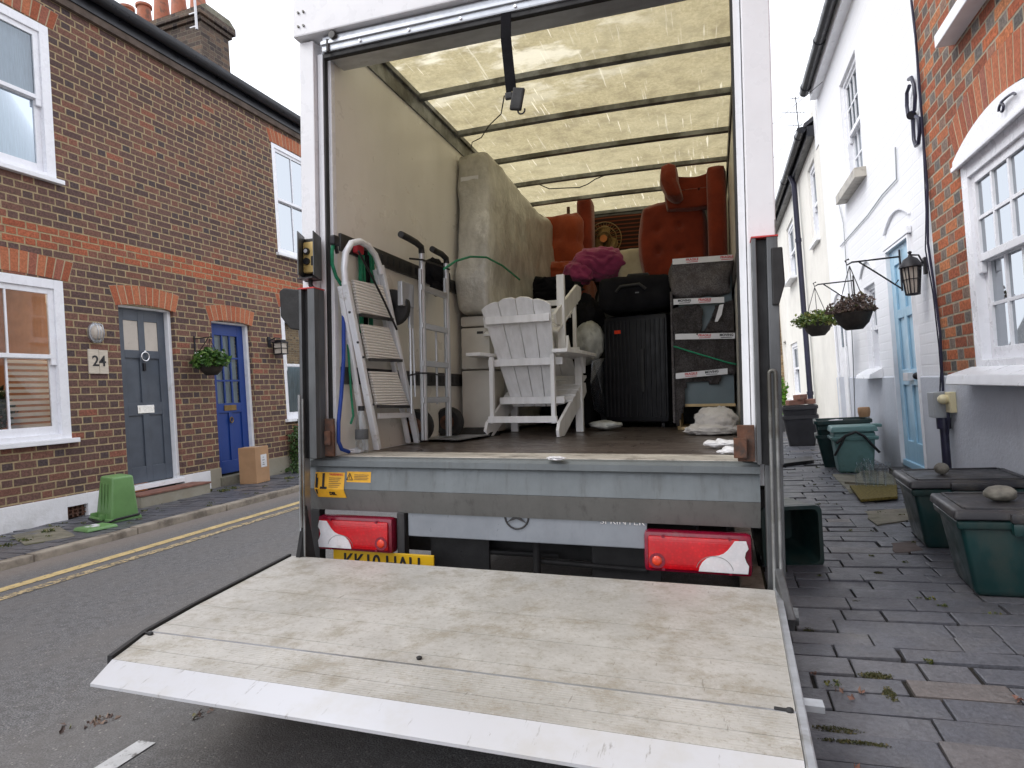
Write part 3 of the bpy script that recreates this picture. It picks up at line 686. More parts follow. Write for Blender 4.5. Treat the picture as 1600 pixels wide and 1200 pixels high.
sash(HB, XL, 1, 8.60, 9.64, 3.69, 5.54, 4.62, 2, 1, 1, fw=.07, rec=.0)
# the lit room of number 24 behind its window
mb = MB(); x0, x1 = XL-2.8, XL-.14
mb.quad([(x0, 2.6, .2), (x0, 6, .2), (x0, 6, 3.0), (x0, 2.6, 3.0)]); mb.quad([(x0, 6, .2), (x1, 6, .2), (x1, 6, 3.), (x0, 6, 3.)])
mb.quad([(x0, 2.6, .2), (x1, 2.6, .2), (x1, 2.6, 3.), (x0, 2.6, 3.)]); mb.quad([(x0, 2.6, 3.0), (x1, 2.6, 3.0), (x1, 6, 3.0), (x0, 6, 3.0)]); mb.quad([(x0, 2.6, .2), (x1, 2.6, .2), (x1, 6, .2), (x0, 6, .2)])
mb.build('room', 'interior', H24)
mb = MB()
for i in range(13): mb.obox((XL-.17, 4.69, 1.04+i*.062), (.055, .48, .004), Matrix.Rotation(R_(42), 3, 'Y'))
mb.box(XL-.25, XL-.20, 4.93, 4.97, .94, 1.85)
mb.build('blind', 'blind_white', H24)
mb = MB(); mb.lathe([(.03, 0), (.055, .004), (.055, .012)], (XL-.9, 5.0, 2.98), n=16); mb.build('ceiling_lamp', 'lamp_on', H24)
lt = bpy.data.lights.new('room_lamp', 'POINT'); lt.energy = 34; lt.color = (1, .78, .55); lt.shadow_soft_size = .12
lo = bpy.data.objects.new('room_lamp', lt); lo.location = (XL-1.1, 4.7, 2.7); col.objects.link(lo)
pt = thing('house_plant', 'dark leafy plant on the sill behind the lower window of number 24', 'plant', (XL-.3, 4.55, .95))
MB().leaves((XL-.33, 4.42, 1.27), (.13, .22, .26), 420, .07, 5, shell=.2).build('foliage', 'leaf_ivy', pt, smooth='leaf')
MB().lathe([(.05, 0), (.075, .12), (.07, .12)], (XL-.3, 4.55, .95)).build('pot', 'terracotta', pt, smooth=True)
# front doors
def jamb(H, y0, y1, z0, z1, X=XL, n=1, rec=.10, m='white_paint', w=.045, left=True):
    mb = MB(); s = (fbox, )
    fbox(mb, X, n, -rec-.05, -rec+.03, y1-w, y1, z0, z1, .003); fbox(mb, X, n, -rec-.05, -rec+.03, y0, y0+w, z0, z1, .003); fbox(mb, X, n, -rec-.05, -rec+.03, y0+w, y1-w, z1-w, z1, .003)
    return mb.build('door_frame', m, H)
jamb(H24, 5.62, 6.42, .26, 2.52, rec=.085); jamb(HB, 7.06, 7.84, .20, 2.45, rec=.085)
mb = MB(); dx = -.125; y0, y1, z0, z1 = 5.665, 6.375, .30, 2.475
fbox(mb, XL, 1, dx-.03, dx-.012, y0, y1, z0, z1)
def rails(mb, X, n, d0, d1, ys, zs, open_cells=()):
    """stiles (ys pairs) and rails (zs pairs) standing proud round sunk panels"""
    for a, b in ys: fbox(mb, X, n, d0, d1, a, b, zs[0][0], zs[-1][1], .004)
    for a, b in zs:
        for (s0, s1), (t0, t1) in zip(ys, ys[1:]): fbox(mb, X, n, d0, d1-.0005, s1, t0, a, b, .004)
rails(mb, XL, 1, dx-.012, dx+.006, [(y0, y0+.11), (5.98, 6.07), (y1-.11, y1)], [(z0, z0+.20), (1.14, 1.30), (1.86, 1.96), (2.33, z1)])
d24 = mb.build('door', 'grey_door', H24); d24['label'] = 'slate grey panelled front door with ring knocker'
mb = MB(); fbox(mb, XL, 1, dx-.012, dx-.004, 5.775, 5.98, 1.96, 2.33); fbox(mb, XL, 1, dx-.012, dx-.004, 6.07, 6.265, 1.96, 2.33); mb.build('pane', 'frosted', d24)
mb = MB(); fbox(mb, XL, 1, dx+.006, dx+.014, 5.90, 6.14, 1.165, 1.265, .002); fbox(mb, XL, 1, dx+.014, dx+.018, 5.93, 6.11, 1.19, 1.24); mb.build('letterbox', 'chrome', d24)
mb = MB(); c = (XL+dx+.035, 6.035, 1.90); mb.tube([(c[0], c[1]+.055*math.cos(a/12*math.pi), c[2]-.02+.055*math.sin(a/12*math.pi)) for a in range(24)], .009, 8, closed=True); mb.cyl((XL+dx, 6.035, 1.945), (XL+dx+.04, 6.035, 1.945), .014); mb.build('door_knocker', 'chrome', d24, smooth=True)
mb = MB(); fbox(mb, XL, 1, dx+.006, dx+.03, 6.01, 6.045, 1.70, 1.80, .004); mb.build('door_handle', 'iron', d24)
mb = MB(); fbox(mb, XL, 1, -.13, .02, 5.60, 6.47, .235, .29, .004); mb.build('threshold', 'white_paint', H24)
mb = MB(); fbox(mb, XL, 1, .022, .34, 5.48, 6.52, 0.02, .19, .012); st = mb.build('door_step', 'concrete', H24)
mb = MB(); fbox(mb, XL, 1, .03, .35, 5.47, 6.53, .19, .215, .006); mb.build('step_tile', 'red_tile', st)
mb = MB(); y0, y1, z0, z1 = 7.105, 7.795, .22, 2.405; c1, c2 = y0+.12, y1-.12
for a, b in ((y0, c1), (c2, y1)): fbox(mb, XL, 1, dx-.03, dx+.006, a, b, z0, z1, .004)
for a, b in ((z0, .40), (1.10, 1.24), (2.24, z1)): fbox(mb, XL, 1, dx-.03, dx+.005, c1, c2, a, b, .004)
for k in (1, 2): yy = c1+(c2-c1)*k/3; fbox(mb, XL, 1, dx-.02, dx+.002, yy-.013, yy+.013, 1.24, 2.24)
for k in (1, 2): zz = 1.24+1.0*k/3; fbox(mb, XL, 1, dx-.02, dx+.0015, c1, c2, zz-.013, zz+.013)
fbox(mb, XL, 1, dx-.03, dx-.015, c1, c2, .40, 1.10); fbox(mb, XL, 1, dx-.02, dx+.004, 7.42, 7.48, .40, 1.10, .003)
dB = mb.build('door', 'blue_door', HB); dB['label'] = 'royal blue door with nine glazed panes above'
mb = MB(); x = XL+dx-.014; mb.quad([(x, c1, 1.24), (x, c2, 1.24), (x, c2, 2.24), (x, c1, 2.24)]); mb.build('pane', 'glass', dB)
mb = MB(); x = XL+dx-.05; mb.quad([(x, c1, 1.2), (x, c2, 1.2), (x, c2, 2.3), (x, c1, 2.3)]); mb.build('net_curtain', 'curtain', dB)
mb = MB(); fbox(mb, XL, 1, dx+.006, dx+.014, 7.33, 7.57, 1.13, 1.21, .002); mb.build('letterbox', 'brass', dB)
mb = MB(); mb.tube([(XL+dx+.02, 7.45+.03*math.cos(a/8*math.pi), .99+.04*math.sin(a/8*math.pi)) for a in range(16)], .009, 8, closed=True); mb.build('door_knocker', 'brass', dB, smooth=True)
mb = MB(); fbox(mb, XL, 1, -.13, .05, 7.03, 7.87, .06, .19, .008); mb.build('door_step', 'mossy_stone', HB)
# chimney shared by the two roofs
CH = thing('chimney_stack', 'sooty brick chimney stack with mossy cap and terracotta pots above the left roofs', 'chimney', (-9.6, 9.5, 6.5))
mb = MB(); mb.box(-11.3, -8.6, 9.15, 9.85, 6.2, 8.36); mb.build('stack', 'brick_chimney', CH); mb = MB(); mb.box(-11.35, -8.55, 9.10, 9.90, 8.361, 8.44, .01); mb.box(-11.4, -8.5, 9.05, 9.95, 8.441, 8.56, .01); mb.build('oversailing_course', 'brick_chimney', CH)
mb = MB(); mb.prism([(-11.4, 9.05, 8.562), (-11.4, 9.95, 8.562), (-11.4, 9.80, 8.68), (-11.4, 9.20, 8.68)], (2.9, 0, 0)); mb.build('cap', 'mossy_stone', CH)
for i, x in enumerate((-8.95, -9.42, -9.85, -10.3, -10.75, -11.1)):
    h = .62+.08*(i % 3); MB().lathe([(.15, 0), (.155, h*.2), (.12, h*.9), (.15, h*.93), (.15, h), (.10, h), (.10, h*.6)], (x, 9.5, 8.66), n=18).build('chimney_pot', 'terracotta', CH, smooth=True)
p = hp(311, 48, x=-8.5); mb = MB(); mb.cyl((p.x, p.y-.05, p.z), (p.x-.02, p.y-.05, p.z+1.6), .022, 8)
for k in (.05, .3): mb.box(p.x-.15, p.x+.02, p.y-.06, p.y-.04, p.z+k, p.z+.02+k)
o = mb.build('aerial_pole', 'label_white', origin=p); tag(o, 'white aerial pole strapped to the chimney stack', 'pole')
# fittings on the left wall
sg = thing('house_number_sign', 'cracked pale wooden number plaque reading 24 beside the grey door', 'sign', (XL, 5.31, 1.79))
mb = MB(); fbox(mb, XL, 1, .001, .018, 5.20, 5.325, 1.65, 1.93, .002); fbox(mb, XL, 1, .001, .016, 5.331, 5.44, 1.648, 1.925, .002); mb.build('board', 'sign_board', sg)
text('24', 'numerals', 'print_black', sg, (XL+.019, 5.325, 1.79), .17, (0, 1, 0), (0, 0, 1), bold=.003)
bl = thing('bulkhead_light', 'oval glass bulkhead light with chrome cage above the number 24 plaque', 'light', (XL, 5.3, 2.12))
mb = MB(); mb.lathe([(.085, 0), (.085, .03), (.07, .035)], (XL, 5.30, 2.12), 'x'); o = mb.build('base_ring', 'alu', bl, smooth=True); o.scale = (1, 1, 1.35)
mb = MB(); mb.lathe([(.065, .03), (.065, .07), (.05, .095), (.02, .105)], (XL, 5.30, 2.12), 'x'); o = mb.build('glass_dome', 'frosted', bl, smooth=True); o.scale = (1, 1, 1.35)
mb = MB()
for a in (-.035, 0, .035): mb.tube([(XL+.03, 5.3+a, 2.12-.085), (XL+.09, 5.3+a, 2.12-.06), (XL+.112, 5.3+a, 2.12), (XL+.09, 5.3+a, 2.12+.06), (XL+.03, 5.3+a, 2.12+.085)], .005, 6)
o = mb.build('cage', 'alu', bl, smooth=True); o.scale = (1, 1, 1.35)
def wall_lantern(name, lab, X, n, y, z, s, parts_m='iron', arm=.10):
    t = thing(name, lab, 'lantern', (X, y, z))
    mb = MB(); fbox(mb, X, n, 0, .02, y-.03*s, y+.03*s, z-.06*s, z+.10*s, .003); mb.tube([(X+n*.02, y, z+.04*s), (X+n*.06*s, y, z+.13*s), (X+n*arm, y, z+.14*s)], .009*s, 8); mb.build('bracket', parts_m, t, smooth=True)
    cx = X+n*arm; H_ = .24*s; rt, rb = .085*s, .058*s
    mb = MB()
    for k in range(6):
        a = math.pi/3*k; p = Vector((cx+rt*math.cos(a), y+rt*math.sin(a), z+.02*s)); q = Vector((cx+rb*math.cos(a), y+rb*math.sin(a), z-H_)); a2 = a+math.pi/3
        p2 = Vector((cx+rt*math.cos(a2), y+rt*math.sin(a2), z+.02*s)); q2 = Vector((cx+rb*math.cos(a2), y+rb*math.sin(a2), z-H_))
        mb.tube([p, q], .007*s, 6); mb.tube([p, p2], .007*s, 6); mb.tube([q, q2], .009*s, 6); m1, m2 = p.lerp(q, .45), p2.lerp(q2, .45); mb.tube([m1, m2], .004*s, 4); mb.tube([p.lerp(p2, .5), q.lerp(q2, .5)], .004*s, 4)
    mb.build('lantern_frame', parts_m, t)
    mb = MB(); mb.lathe([(.105*s, .02*s), (.10*s, .035*s), (.06*s, .10*s), (.02*s, .125*s), (.012*s, .15*s), (.02*s, .165*s), (.004, .18*s)], (cx, y, z), n=12); mb.build('lamp_cap', parts_m, t, smooth=True)
    mb = MB(); mb.lathe([(rt*.88, .015*s), (rb*.88, -H_+.005)], (cx, y, z), n=6); mb.build('glass_body', 'frosted', t)
    return t
def flat_lantern(): pass
q = hp(436, 540, x=XL)
t = thing('wall_lantern', 'small black square wall lantern beyond the blue door', 'lantern', (XL, 8.36, 2.13))
mb = MB(); fbox(mb, XL, 1, 0, .02, 8.20, 8.26, 2.10, 2.26, .003); mb.tube([(XL+.02, 8.23, 2.20), (XL+.10, 8.27, 2.24), (XL+.12, 8.36, 2.235)], .01, 8); mb.build('bracket', 'iron', t)
mb = MB()
for a in (-.075, .075):
    for b in (.045, .195): mb.box(XL+b-.006, XL+b+.006, 8.36+a-.006, 8.36+a+.006, 1.99, 2.16)
mb.box(XL+.03, XL+.21, 8.27, 8.45, 2.16, 2.18); mb.box(XL+.06, XL+.18, 8.30, 8.42, 2.18, 2.21); mb.box(XL+.04, XL+.20, 8.28, 8.44, 1.975, 1.99); mb.box(XL+.04, XL+.20, 8.28, 8.44, 2.07, 2.078)
mb.build('lantern_frame', 'iron', t); mb = MB(); mb.box(XL+.055, XL+.185, 8.295, 8.425, 1.992, 2.158); mb.build('glass_body', 'frosted', t)

def basket(name, lab, c, r, leafm, n, lsz, rad, seed, chain_to, flowers=0, squash=-.3, extra=None):
    t = thing(name, lab, 'hanging basket', c, 'hanging baskets'); x, y, z = c
    mb = MB(); mb.lathe([(r*.45, -r*.95), (r*.78, -r*.6), (r*.98, -r*.1), (r, 0), (r*.9, 0), (r*.85, -r*.1)], c, n=20)
    mb.build('basket_bowl', 'soil', t, smooth=True)
    mb = MB()
    for k in range(3):
        a = 2.1*k+.4; mb.tube([(x+r*.95*math.cos(a), y+r*.95*math.sin(a), z), chain_to], .004, 5)
    mb.build('chain', 'iron', t)
    f = MB().leaves((x, y, z+rad[2]*.18), rad, n, lsz, seed, shell=.5, squash=squash)
    if extra: f.leaves(*extra)
    f.build('foliage', leafm, t, smooth='leaf')
    if flowers:
        mb = MB(); rn = random.Random(seed)
        for _ in range(flowers):
            a = rn.uniform(0, 6.28); mb.blob((x+rad[0]*.8*math.cos(a), y+rad[1]*.8*math.sin(a), z+rn.uniform(-.02, rad[2])), (.014, .014, .010), .1, 3, 1)
        mb.build('flower', 'petal', t)
    return t
# basket beside the blue door
bx_, by_, bz_ = XL+.27, 7.02, 1.80
q = hp(330, 568, x=XL+.27); bx_, by_, bz_ = q.x, q.y, q.z
basket('hanging_basket', 'green leafy hanging basket with white flowers between the grey and blue doors', (bx_, by_, bz_), .165, 'leaf_green', 900, .075, (.225, .225, .17), 3, (bx_, by_, bz_+.34), 16, -.35)
br = thing('basket_bracket', 'thin iron basket bracket on the brown brick between the doors', 'bracket', (XL, by_, bz_+.3))
mb = MB(); mb.bar((XL+.008, by_, bz_+.10), (XL+.008, by_, bz_+.40), .02, .01, (1, 0, 0)); mb.tube([(XL+.01, by_, bz_+.36), (XL+.30, by_, bz_+.36), (XL+.32, by_, bz_+.34)], .007, 6); mb.tube([(XL+.01, by_, bz_+.14), (XL+.12, by_, bz_+.22), (XL+.25, by_, bz_+.355)], .006, 6); mb.build('arm', 'iron', br)
# ivy at the foot of the wall
p = hp(452, 735, x=XL+.08)
o = MB().leaves((XL+.10, p.y+.25, .42), (.10, .22, .42), 700, .055, 8, shell=.2).leaves((XL+.3, p.y+.3, .13), (.3, .6, .09), 600, .05, 9, shell=.1).build('ivy', 'leaf_ivy', origin=(XL+.1, p.y+.25, GL), smooth='leaf')
tag(o, 'straggling ivy and weeds at the foot of the brick wall beyond the box', 'plant')
# cardboard box
bxT = thing('cardboard_box', 'upright brown cardboard parcel with a white label left at the blue door', 'box', (-6.5, 7.4, GL))
p0, p1, p2 = hp(375, 754, z=GL), hp(390, 758, z=GL), hp(417, 750, z=GL)
rot = Matrix.Rotation(R_(4), 3, 'Z'); mb = MB(); mb.obox((-6.45, 7.36, GL+.26), (.28, .30, .515), rot, .006); mb.build('carton', 'cardboard', bxT)
mb = MB(); mb.obox((-6.45, 7.36, GL+.5185), (.282, .05, .003), rot); mb.build('parcel_tape', 'sill_strip', bxT)
mb = MB(); mb.obox(Vector((-6.45, 7.36, GL+.29))+rot @ Vector((.1415, .03, .02)), (.002, .13, .18), rot); lb = mb.build('address_label', 'label_white', bxT)
mb = MB()
for i, (a, b) in enumerate(((.05, .02), (.01, .05), (-.03, .03), (-.055, .05))): mb.obox(Vector((-6.45, 7.36, GL+.31))+rot @ Vector((.143, .02, a)), (.0015, b, .008), rot)
mb.build('printing', 'print_black', lb)
# upturned green caddy with open lid
cd = thing('food_caddy', 'leaf green food waste caddy standing upside down with its lid flopped open', 'caddy', (-6.0, 4.95, GL))
cc = Vector((-6.03, 4.85, 0)); rz = Matrix.Rotation(R_(-12), 3, 'Z')
def frust(mb, c, w0, d0, w1, d1, h, rot, z0, bev=.02):
    P = [(-w0/2, -d0/2, 0), (w0/2, -d0/2, 0), (w0/2, d0/2, 0), (-w0/2, d0/2, 0), (-w1/2, -d1/2, h), (w1/2, -d1/2, h), (w1/2, d1/2, h), (-w1/2, d1/2, h)]
    t = MB(); v = [t.bm.verts.new(p) for p in P]
    for f in ((3, 2, 1, 0), (4, 5, 6, 7), (0, 1, 5, 4), (1, 2, 6, 5), (2, 3, 7, 6), (3, 0, 4, 7)): t.bm.faces.new([v[i] for i in f])
    if bev: t._bev(v, bev, 3)
    mt = rot.to_4x4(); mt.translation = Vector(c)+Vector((0, 0, z0)); mb.add(t, mt); return mb
lean = rz @ Matrix.Rotation(R_(4), 3, 'Y')
mb = MB(); frust(mb, cc, .31, .28, .24, .21, .435, lean, GL+.03, .028)
for k in range(3): mb.obox(cc+Vector((0, 0, GL+.03))+lean @ Vector((-.06+.06*k, -.130, .22)), (.016, .010, .30), lean, .006)
mb.build('bin_body', 'caddy_green', cd, smooth=True, auto=35)
mb = MB(); c0 = cc+Vector((0, 0, GL+.045))
mb.tube([c0+lean @ Vector(v) for v in ((-.165, -.13, .01), (-.175, -.19, -.015), (.0, -.215, -.02), (.175, -.19, -.02), (.175, -.1, .0), (.17, .13, .01))], .012, 8); mb.build('bin_handle', 'rubber', cd, smooth=True)
mb = MB(); frust(mb, cc, .345, .315, .33, .30, .035, lean, GL+.012, .008)
for k in (-.12, .04): mb.obox(c0+lean @ Vector((k, -.165, .02)), (.025, .07, .06), lean, .008)
mb.cyl(c0+lean @ Vector((-.14, -.19, .005)), c0+lean @ Vector((.06, -.19, .005)), .014); mb.build('hinge', 'caddy_green', cd, smooth=True, auto=35)
lidc = hp(147, 832, z=GL+.012); l_rot = Matrix.Rotation(R_(-14), 3, 'Z'); mb = MB(); frust(mb, (-5.80, 4.43, 0), .30, .28, .27, .25, .03, l_rot, GL+.003, .012); ld = mb.build('bin_lid', 'caddy_green', cd, smooth=True, auto=35)
mb = MB()
for (a, b, c_, d) in ((-.06, .02, .10, .05), (.03, -.02, .08, .06), (-.02, -.06, .06, .03)): mb.obox(Vector((-5.80, 4.43, GL+.0343))+l_rot @ Vector((a, b, 0)), (c_, d, .002), l_rot)
mb.build('printing', 'label_white', ld)

# --- right terrace
HR = thing('brick_house', 'nearest right hand house of red and grey chequered brick over a white rendered base', 'house', (XR, 3, GR), 'right terrace houses')
HW = thing('white_house', 'whitewashed terraced house with pale blue front door and black iron gutter', 'house', (XR, 7.5, GR), 'right terrace houses')
HC = thing('cream_house', 'cream painted terraced house with black downpipe beyond the white one', 'house', (XR, 13, GR), 'right terrace houses')
HY = thing('brick_house', 'yellow brick house at the far end of the right terrace', 'house', (XR, 20, GR), 'right terrace houses')
Y1, Y2, Y3 = 5.37, 9.75, 17.3; PZ = 1.0
w_up = hp(1461, 72, x=XR)
opR = [(3.52, 4.73, 1.04, 2.42), (3.3, 4.46, 3.19, 5.3)]
facade(XR, -1, -3, Y1, PZ, 6.6, opR, sides=False).build('wall', 'brick_right', HR)
mb = facade(XR, -1, -3, Y1, GR-.03, PZ, [], sides=False)
mb.quad([(XR-.012, -3, GR-.02), (XR-.012, Y1+.05, GR-.02), (XR-.012, Y1+.05, PZ-.012), (XR-.012, -3, PZ-.012)]); mb.quad([(XR-.012, -3, PZ-.012), (XR-.012, Y1+.05, PZ-.012), (XR, Y1+.05, PZ), (XR, -3, PZ)])
mb.quad([(XR, -3, 0), (XR+4.5, -3, 0), (XR+4.5, -3, 6.6), (XR, -3, 6.6)]); mb.quad([(XR+4.5, -3, 0), (XR+4.5, Y1, 0), (XR+4.5, Y1, 6.6), (XR+4.5, -3, 6.6)])
mb.build('plinth', 'render_white', HR)
mb = MB(); mb.prism([(XR-.2, -3, 6.6), (XR+2.4, -3, 8.1), (XR+4.7, -3, 6.6)], (0, Y1+3, 0)); mb.build('roof', 'slate_tile', HR)
# near window: arched white head board over a sash
arch_head(HR, XR, -1, 3.44, 4.79, 2.40, .13, .25, n_br=17, splay=.09)
w = sash(HR, XR, -1, 3.52, 4.73, 1.04, 2.34, 1.72, 4, 2, 2, fw=.10, rec=-.004, cd=.10, sill=False, bar=.020, st=.05)
mb = MB(); N = 14; pts = []
for i in range(N+1): t_ = i/N; pts.append((XR-.002, 3.46+1.31*t_, 2.385+.125*(1-(2*t_-1)**2)))
mb.prism(pts+[(XR-.002, 4.77, 2.33), (XR-.002, 3.46, 2.33)], (-.03, 0, 0), .003)
o = mb.build('arched_head_board', 'white_pvc', w)
mb = MB(); fbox(mb, XR, -1, .033, .05, 3.475, 4.755, 2.315, 2.345, .006); mb.build('head_moulding', 'white_pvc', w)
mb = MB(); mb.prism([(XR+.02, 0, 1.06), (XR-.14, 0, 1.01), (XR-.155, 0, .95), (XR-.12, 0, .945), (XR+.02, 0, .96)], (0, 1.36, 0), .006)
for v in mb.bm.verts: v.co.y += 3.46
mb.build('sill', 'white_paint', w)
mb = MB(); sc = []
for i in range(30):
    a = i/29*5.2; r = .035*(1-i/45); sc.append((XR-.05, 3.96+r*math.cos(a), 2.41+r*math.sin(a)))
sc2 = [(XR-.05, 3.96-.16*math.sin(i/12*1.6), 2.445+.0*i/12-.03*(i/12)**2) for i in range(13)]
mb.tube(sc[::-1], .007, 6); mb.tube(sc2, .007, 6)
mb.build('scroll_ornament', 'lead_blue', w, smooth=True)
w2 = sash(HR, XR, -1, 3.3, 4.46, 3.19, 5.2, 4.1, 4, 2, 2, fw=.105, rec=-.004, sill=False)
mb = MB(); p = hp(1461, 72, x=XR-.09); fbox(mb, XR, -1, -.02, .11, 3.2, 4.66, 3.10, 3.18, .006); mb.build('sill', 'white_paint', w2)
# white house
EW = 5.10
opW = [(5.88, 6.62, .15, 2.16), (7.22, 7.72, 1.08, 1.97), (7.28, 8.15, 3.16, 4.40), (8.9, 9.5, .12, 1.98)]
facade(XR, -1, Y1, Y2, PZ, EW+.25, opW).build('wall', 'white_wall', HW)
mb = facade(XR, -1, Y1, Y2, GR-.03, PZ, opW, sides=False)
for a, b in ((Y1+.051, 5.88), (6.62, 8.9), (9.5, Y2)):
    mb.quad([(XR-.014, a, GR-.02), (XR-.014, b, GR-.02), (XR-.014, b, PZ-.012), (XR-.014, a, PZ-.012)]); mb.quad([(XR-.014, a, PZ-.012), (XR-.014, b, PZ-.012), (XR, b, PZ), (XR, a, PZ)])
    for y in (a, b): mb.quad([(XR-.014, y, GR-.02), (XR, y, GR-.02), (XR, y, PZ), (XR-.014, y, PZ-.012)])
mb.build('plinth', 'render_white', HW)
def roof_r(H, y0, y1, ez, over=.12, pitch=.62):
    mb = MB(); a = XR-over; mb.prism([(a, y0, ez+.10), (XR+2.3, y0, ez+.10+(2.3+over)*pitch), (XR+4.7, y0, ez+.1), (XR+4.7, y0, ez+.04), (XR+2.3, y0, ez+.03+(2.3+over)*pitch), (a, y0, ez+.04)], (0, y1-y0, 0)); mb.build('roof', 'slate_tile', H)
    mb = MB(); fbox(mb, XR, -1, .0, over-.03, y0, y1, ez-.10, ez+.05); mb.build('fascia', 'white_paint' if H is HW else 'black_gutter', H)
    mb = MB(); cx, cz, r = XR-over-.035, ez+.03, .062
    mb.prism([(cx+r*math.cos(R_(t)), y0+.02, cz+r*math.sin(R_(t))) for t in range(150, 391, 20)], (0, y1-y0-.02, 0))
    for k in range(4):
        y = y0+.3+k*(y1-y0-.5)/3; mb.cyl((cx, y, cz), (cx, y+.05, cz), r+.008, 16)
    mb.build('gutter', 'black_gutter', H, smooth=True)
roof_r(HW, Y1, 9.6, EW-.13, .13)
arch = MB()
def relief(y0, y1, z, rise, t=.05, d=.05, parent=HW, name='hood_mould', mat='white_wall'):
    mb = MB(); N = 10
    lo = [(XR-.001, y0+(y1-y0)*i/N, z+rise*(1-(2*i/N-1)**2)) for i in range(N+1)]; hi = [(x, y, zz+t) for x, y, zz in lo]
    mb.prism(lo+hi[::-1], (-d, 0, 0), .004); return mb.build(name, mat, parent)
relief(5.84, 6.66, 2.32, .12, .02, .022); relief(7.15, 7.80, 2.08, .14, .02, .022); relief(8.86, 9.5, 2.0, .1, .02, .022)
mb = MB(); fbox(mb, XR, -1, .003, .035, 5.84, 6.66, 2.17, 2.23, .006)
mb.build('door_lintel', 'white_paint', HW)
jamb(HW, 5.88, 6.62, .20, 2.165, XR, -1, rec=.0, w=.022)
mb = MB(); y0, y1, z0, z1 = 5.90, 6.60, .24, 2.14; dd = -.012
fbox(mb, XR, -1, dd-.03, dd-.012, y0, y1, z0, z1); rails(mb, XR, -1, dd-.012, dd+.006, [(y0, y0+.12), (6.21, 6.29), (y1-.12, y1)], [(z0, z0+.18), (.92, 1.06), (1.52, 1.60), (2.0, z1)])
dw = mb.build('door', 'pale_door', HW); dw['label'] = 'pale blue panelled front door'
mb = MB(); fbox(mb, XR, -1, dd+.006, dd+.05, 6.14, 6.29, .96, 1.03, .004); mb.build('letterbox', 'label_white', dw)
mb = MB(); mb.blob((XR+.0, 6.03, 1.0), (.03, .03, .03), 0, 1, 3); mb.build('door_knob', 'iron', dw, smooth=True)
mb = MB(); fbox(mb, XR, -1, -.10, .014, 5.89, 6.61, .18, .238, .005); mb.build('threshold', 'pale_door', HW)
mb = MB(); fbox(mb, XR, -1, .016, .15, 5.85, 6.58, .06, .17, .01); mb.build('door_step', 'black_steel', HW)
sash(HW, XR, -1, 7.22, 7.72, 1.08, 1.97, 1.52, 3, 2, 2, fw=.04, rec=.04, sill=False, st=.03, horn=False)
mb = MB(); mb.prism([(XR, 0, 1.09), (XR-.12, 0, 1.03), (XR-.13, 0, .985), (XR, 0, .985)], (0, .66, 0), .005)
for v in mb.bm.verts: v.co.y += 7.14
mb.build('sill', 'white_paint', HW)
sash(HW, XR, -1, 7.28, 8.15, 3.16, 4.40, 3.78, 4, 2, 2, fw=.05, rec=.03, sill=False, st=.035)
mb = MB(); fbox(mb, XR, -1, -.02, .11, 7.18, 8.26, 3.05, 3.15, .005); mb.build('sill', 'sill_strip', HW)
mb = MB(); fbox(mb, XR, -1, -.07, -.04, 8.9, 9.5, .12, 1.98)
for k in range(11): fbox(mb, XR, -1, -.04, -.034, 8.93, 9.47, .16+k*.105, .25+k*.105)
ww = mb.build('door', 'white_paint', HW); ww['label'] = 'white boarded side door'
mb = MB(); fbox(mb, XR, -1, -.034, -.03, 9.0, 9.4, 1.40, 1.90); mb.build('pane', 'glass', ww)
mb = MB(); fbox(mb, XR, -1, .016, .03, 8.84, 8.9, .12, 2.02, .003); fbox(mb, XR, -1, .016, .03, 9.5, 9.56, .12, 2.02, .003); mb.build('door_frame', 'white_paint', HW)
# cracks and surface cables on the white wall
def cable(name, lab, pts, r, m='iron', cat='cable'):
    o = MB().tube(pts, r, 6).build(name, m, origin=pts[0], smooth=True); return tag(o, lab, cat)
cp = [hp(px, py, x=XR-.012) for px, py in ((1399, 230), (1401, 280), (1378, 305), (1356, 336), (1313, 385))]
cable('surface_cable', 'thin grey cable stapled diagonally across the white wall above the blue door', cp, .006, 'pvc_grey')
cable('surface_cable', 'black cable hanging down the joint between white house and red brick', [hp(px, py, x=XR-.02) for px, py in ((1424, 0), (1431, 60), (1438, 150), (1443, 220), (1449, 290), (1450, 380), (1460, 450), (1469, 520), (1473, 600), (1474, 640))], .009, 'lead_blue')
cable('surface_cable', 'second looser black cable beside the main one at the brick edge', [hp(px, py, x=XR-.025) for px, py in ((1429, 30), (1434, 120), (1441, 200), (1444, 260), (1447, 330), (1446, 390), (1458, 460), (1467, 540), (1470, 580), (1468, 628))], .005, 'lead_blue')
cable('surface_cable', 'thin white wire dropping past the basket bracket on the white house', [hp(px, py, x=XR-.02) for px, py in ((1311, 320), (1318, 350), (1322, 410), (1329, 480), (1333, 560), (1336, 660))], .006, 'pvc_grey')
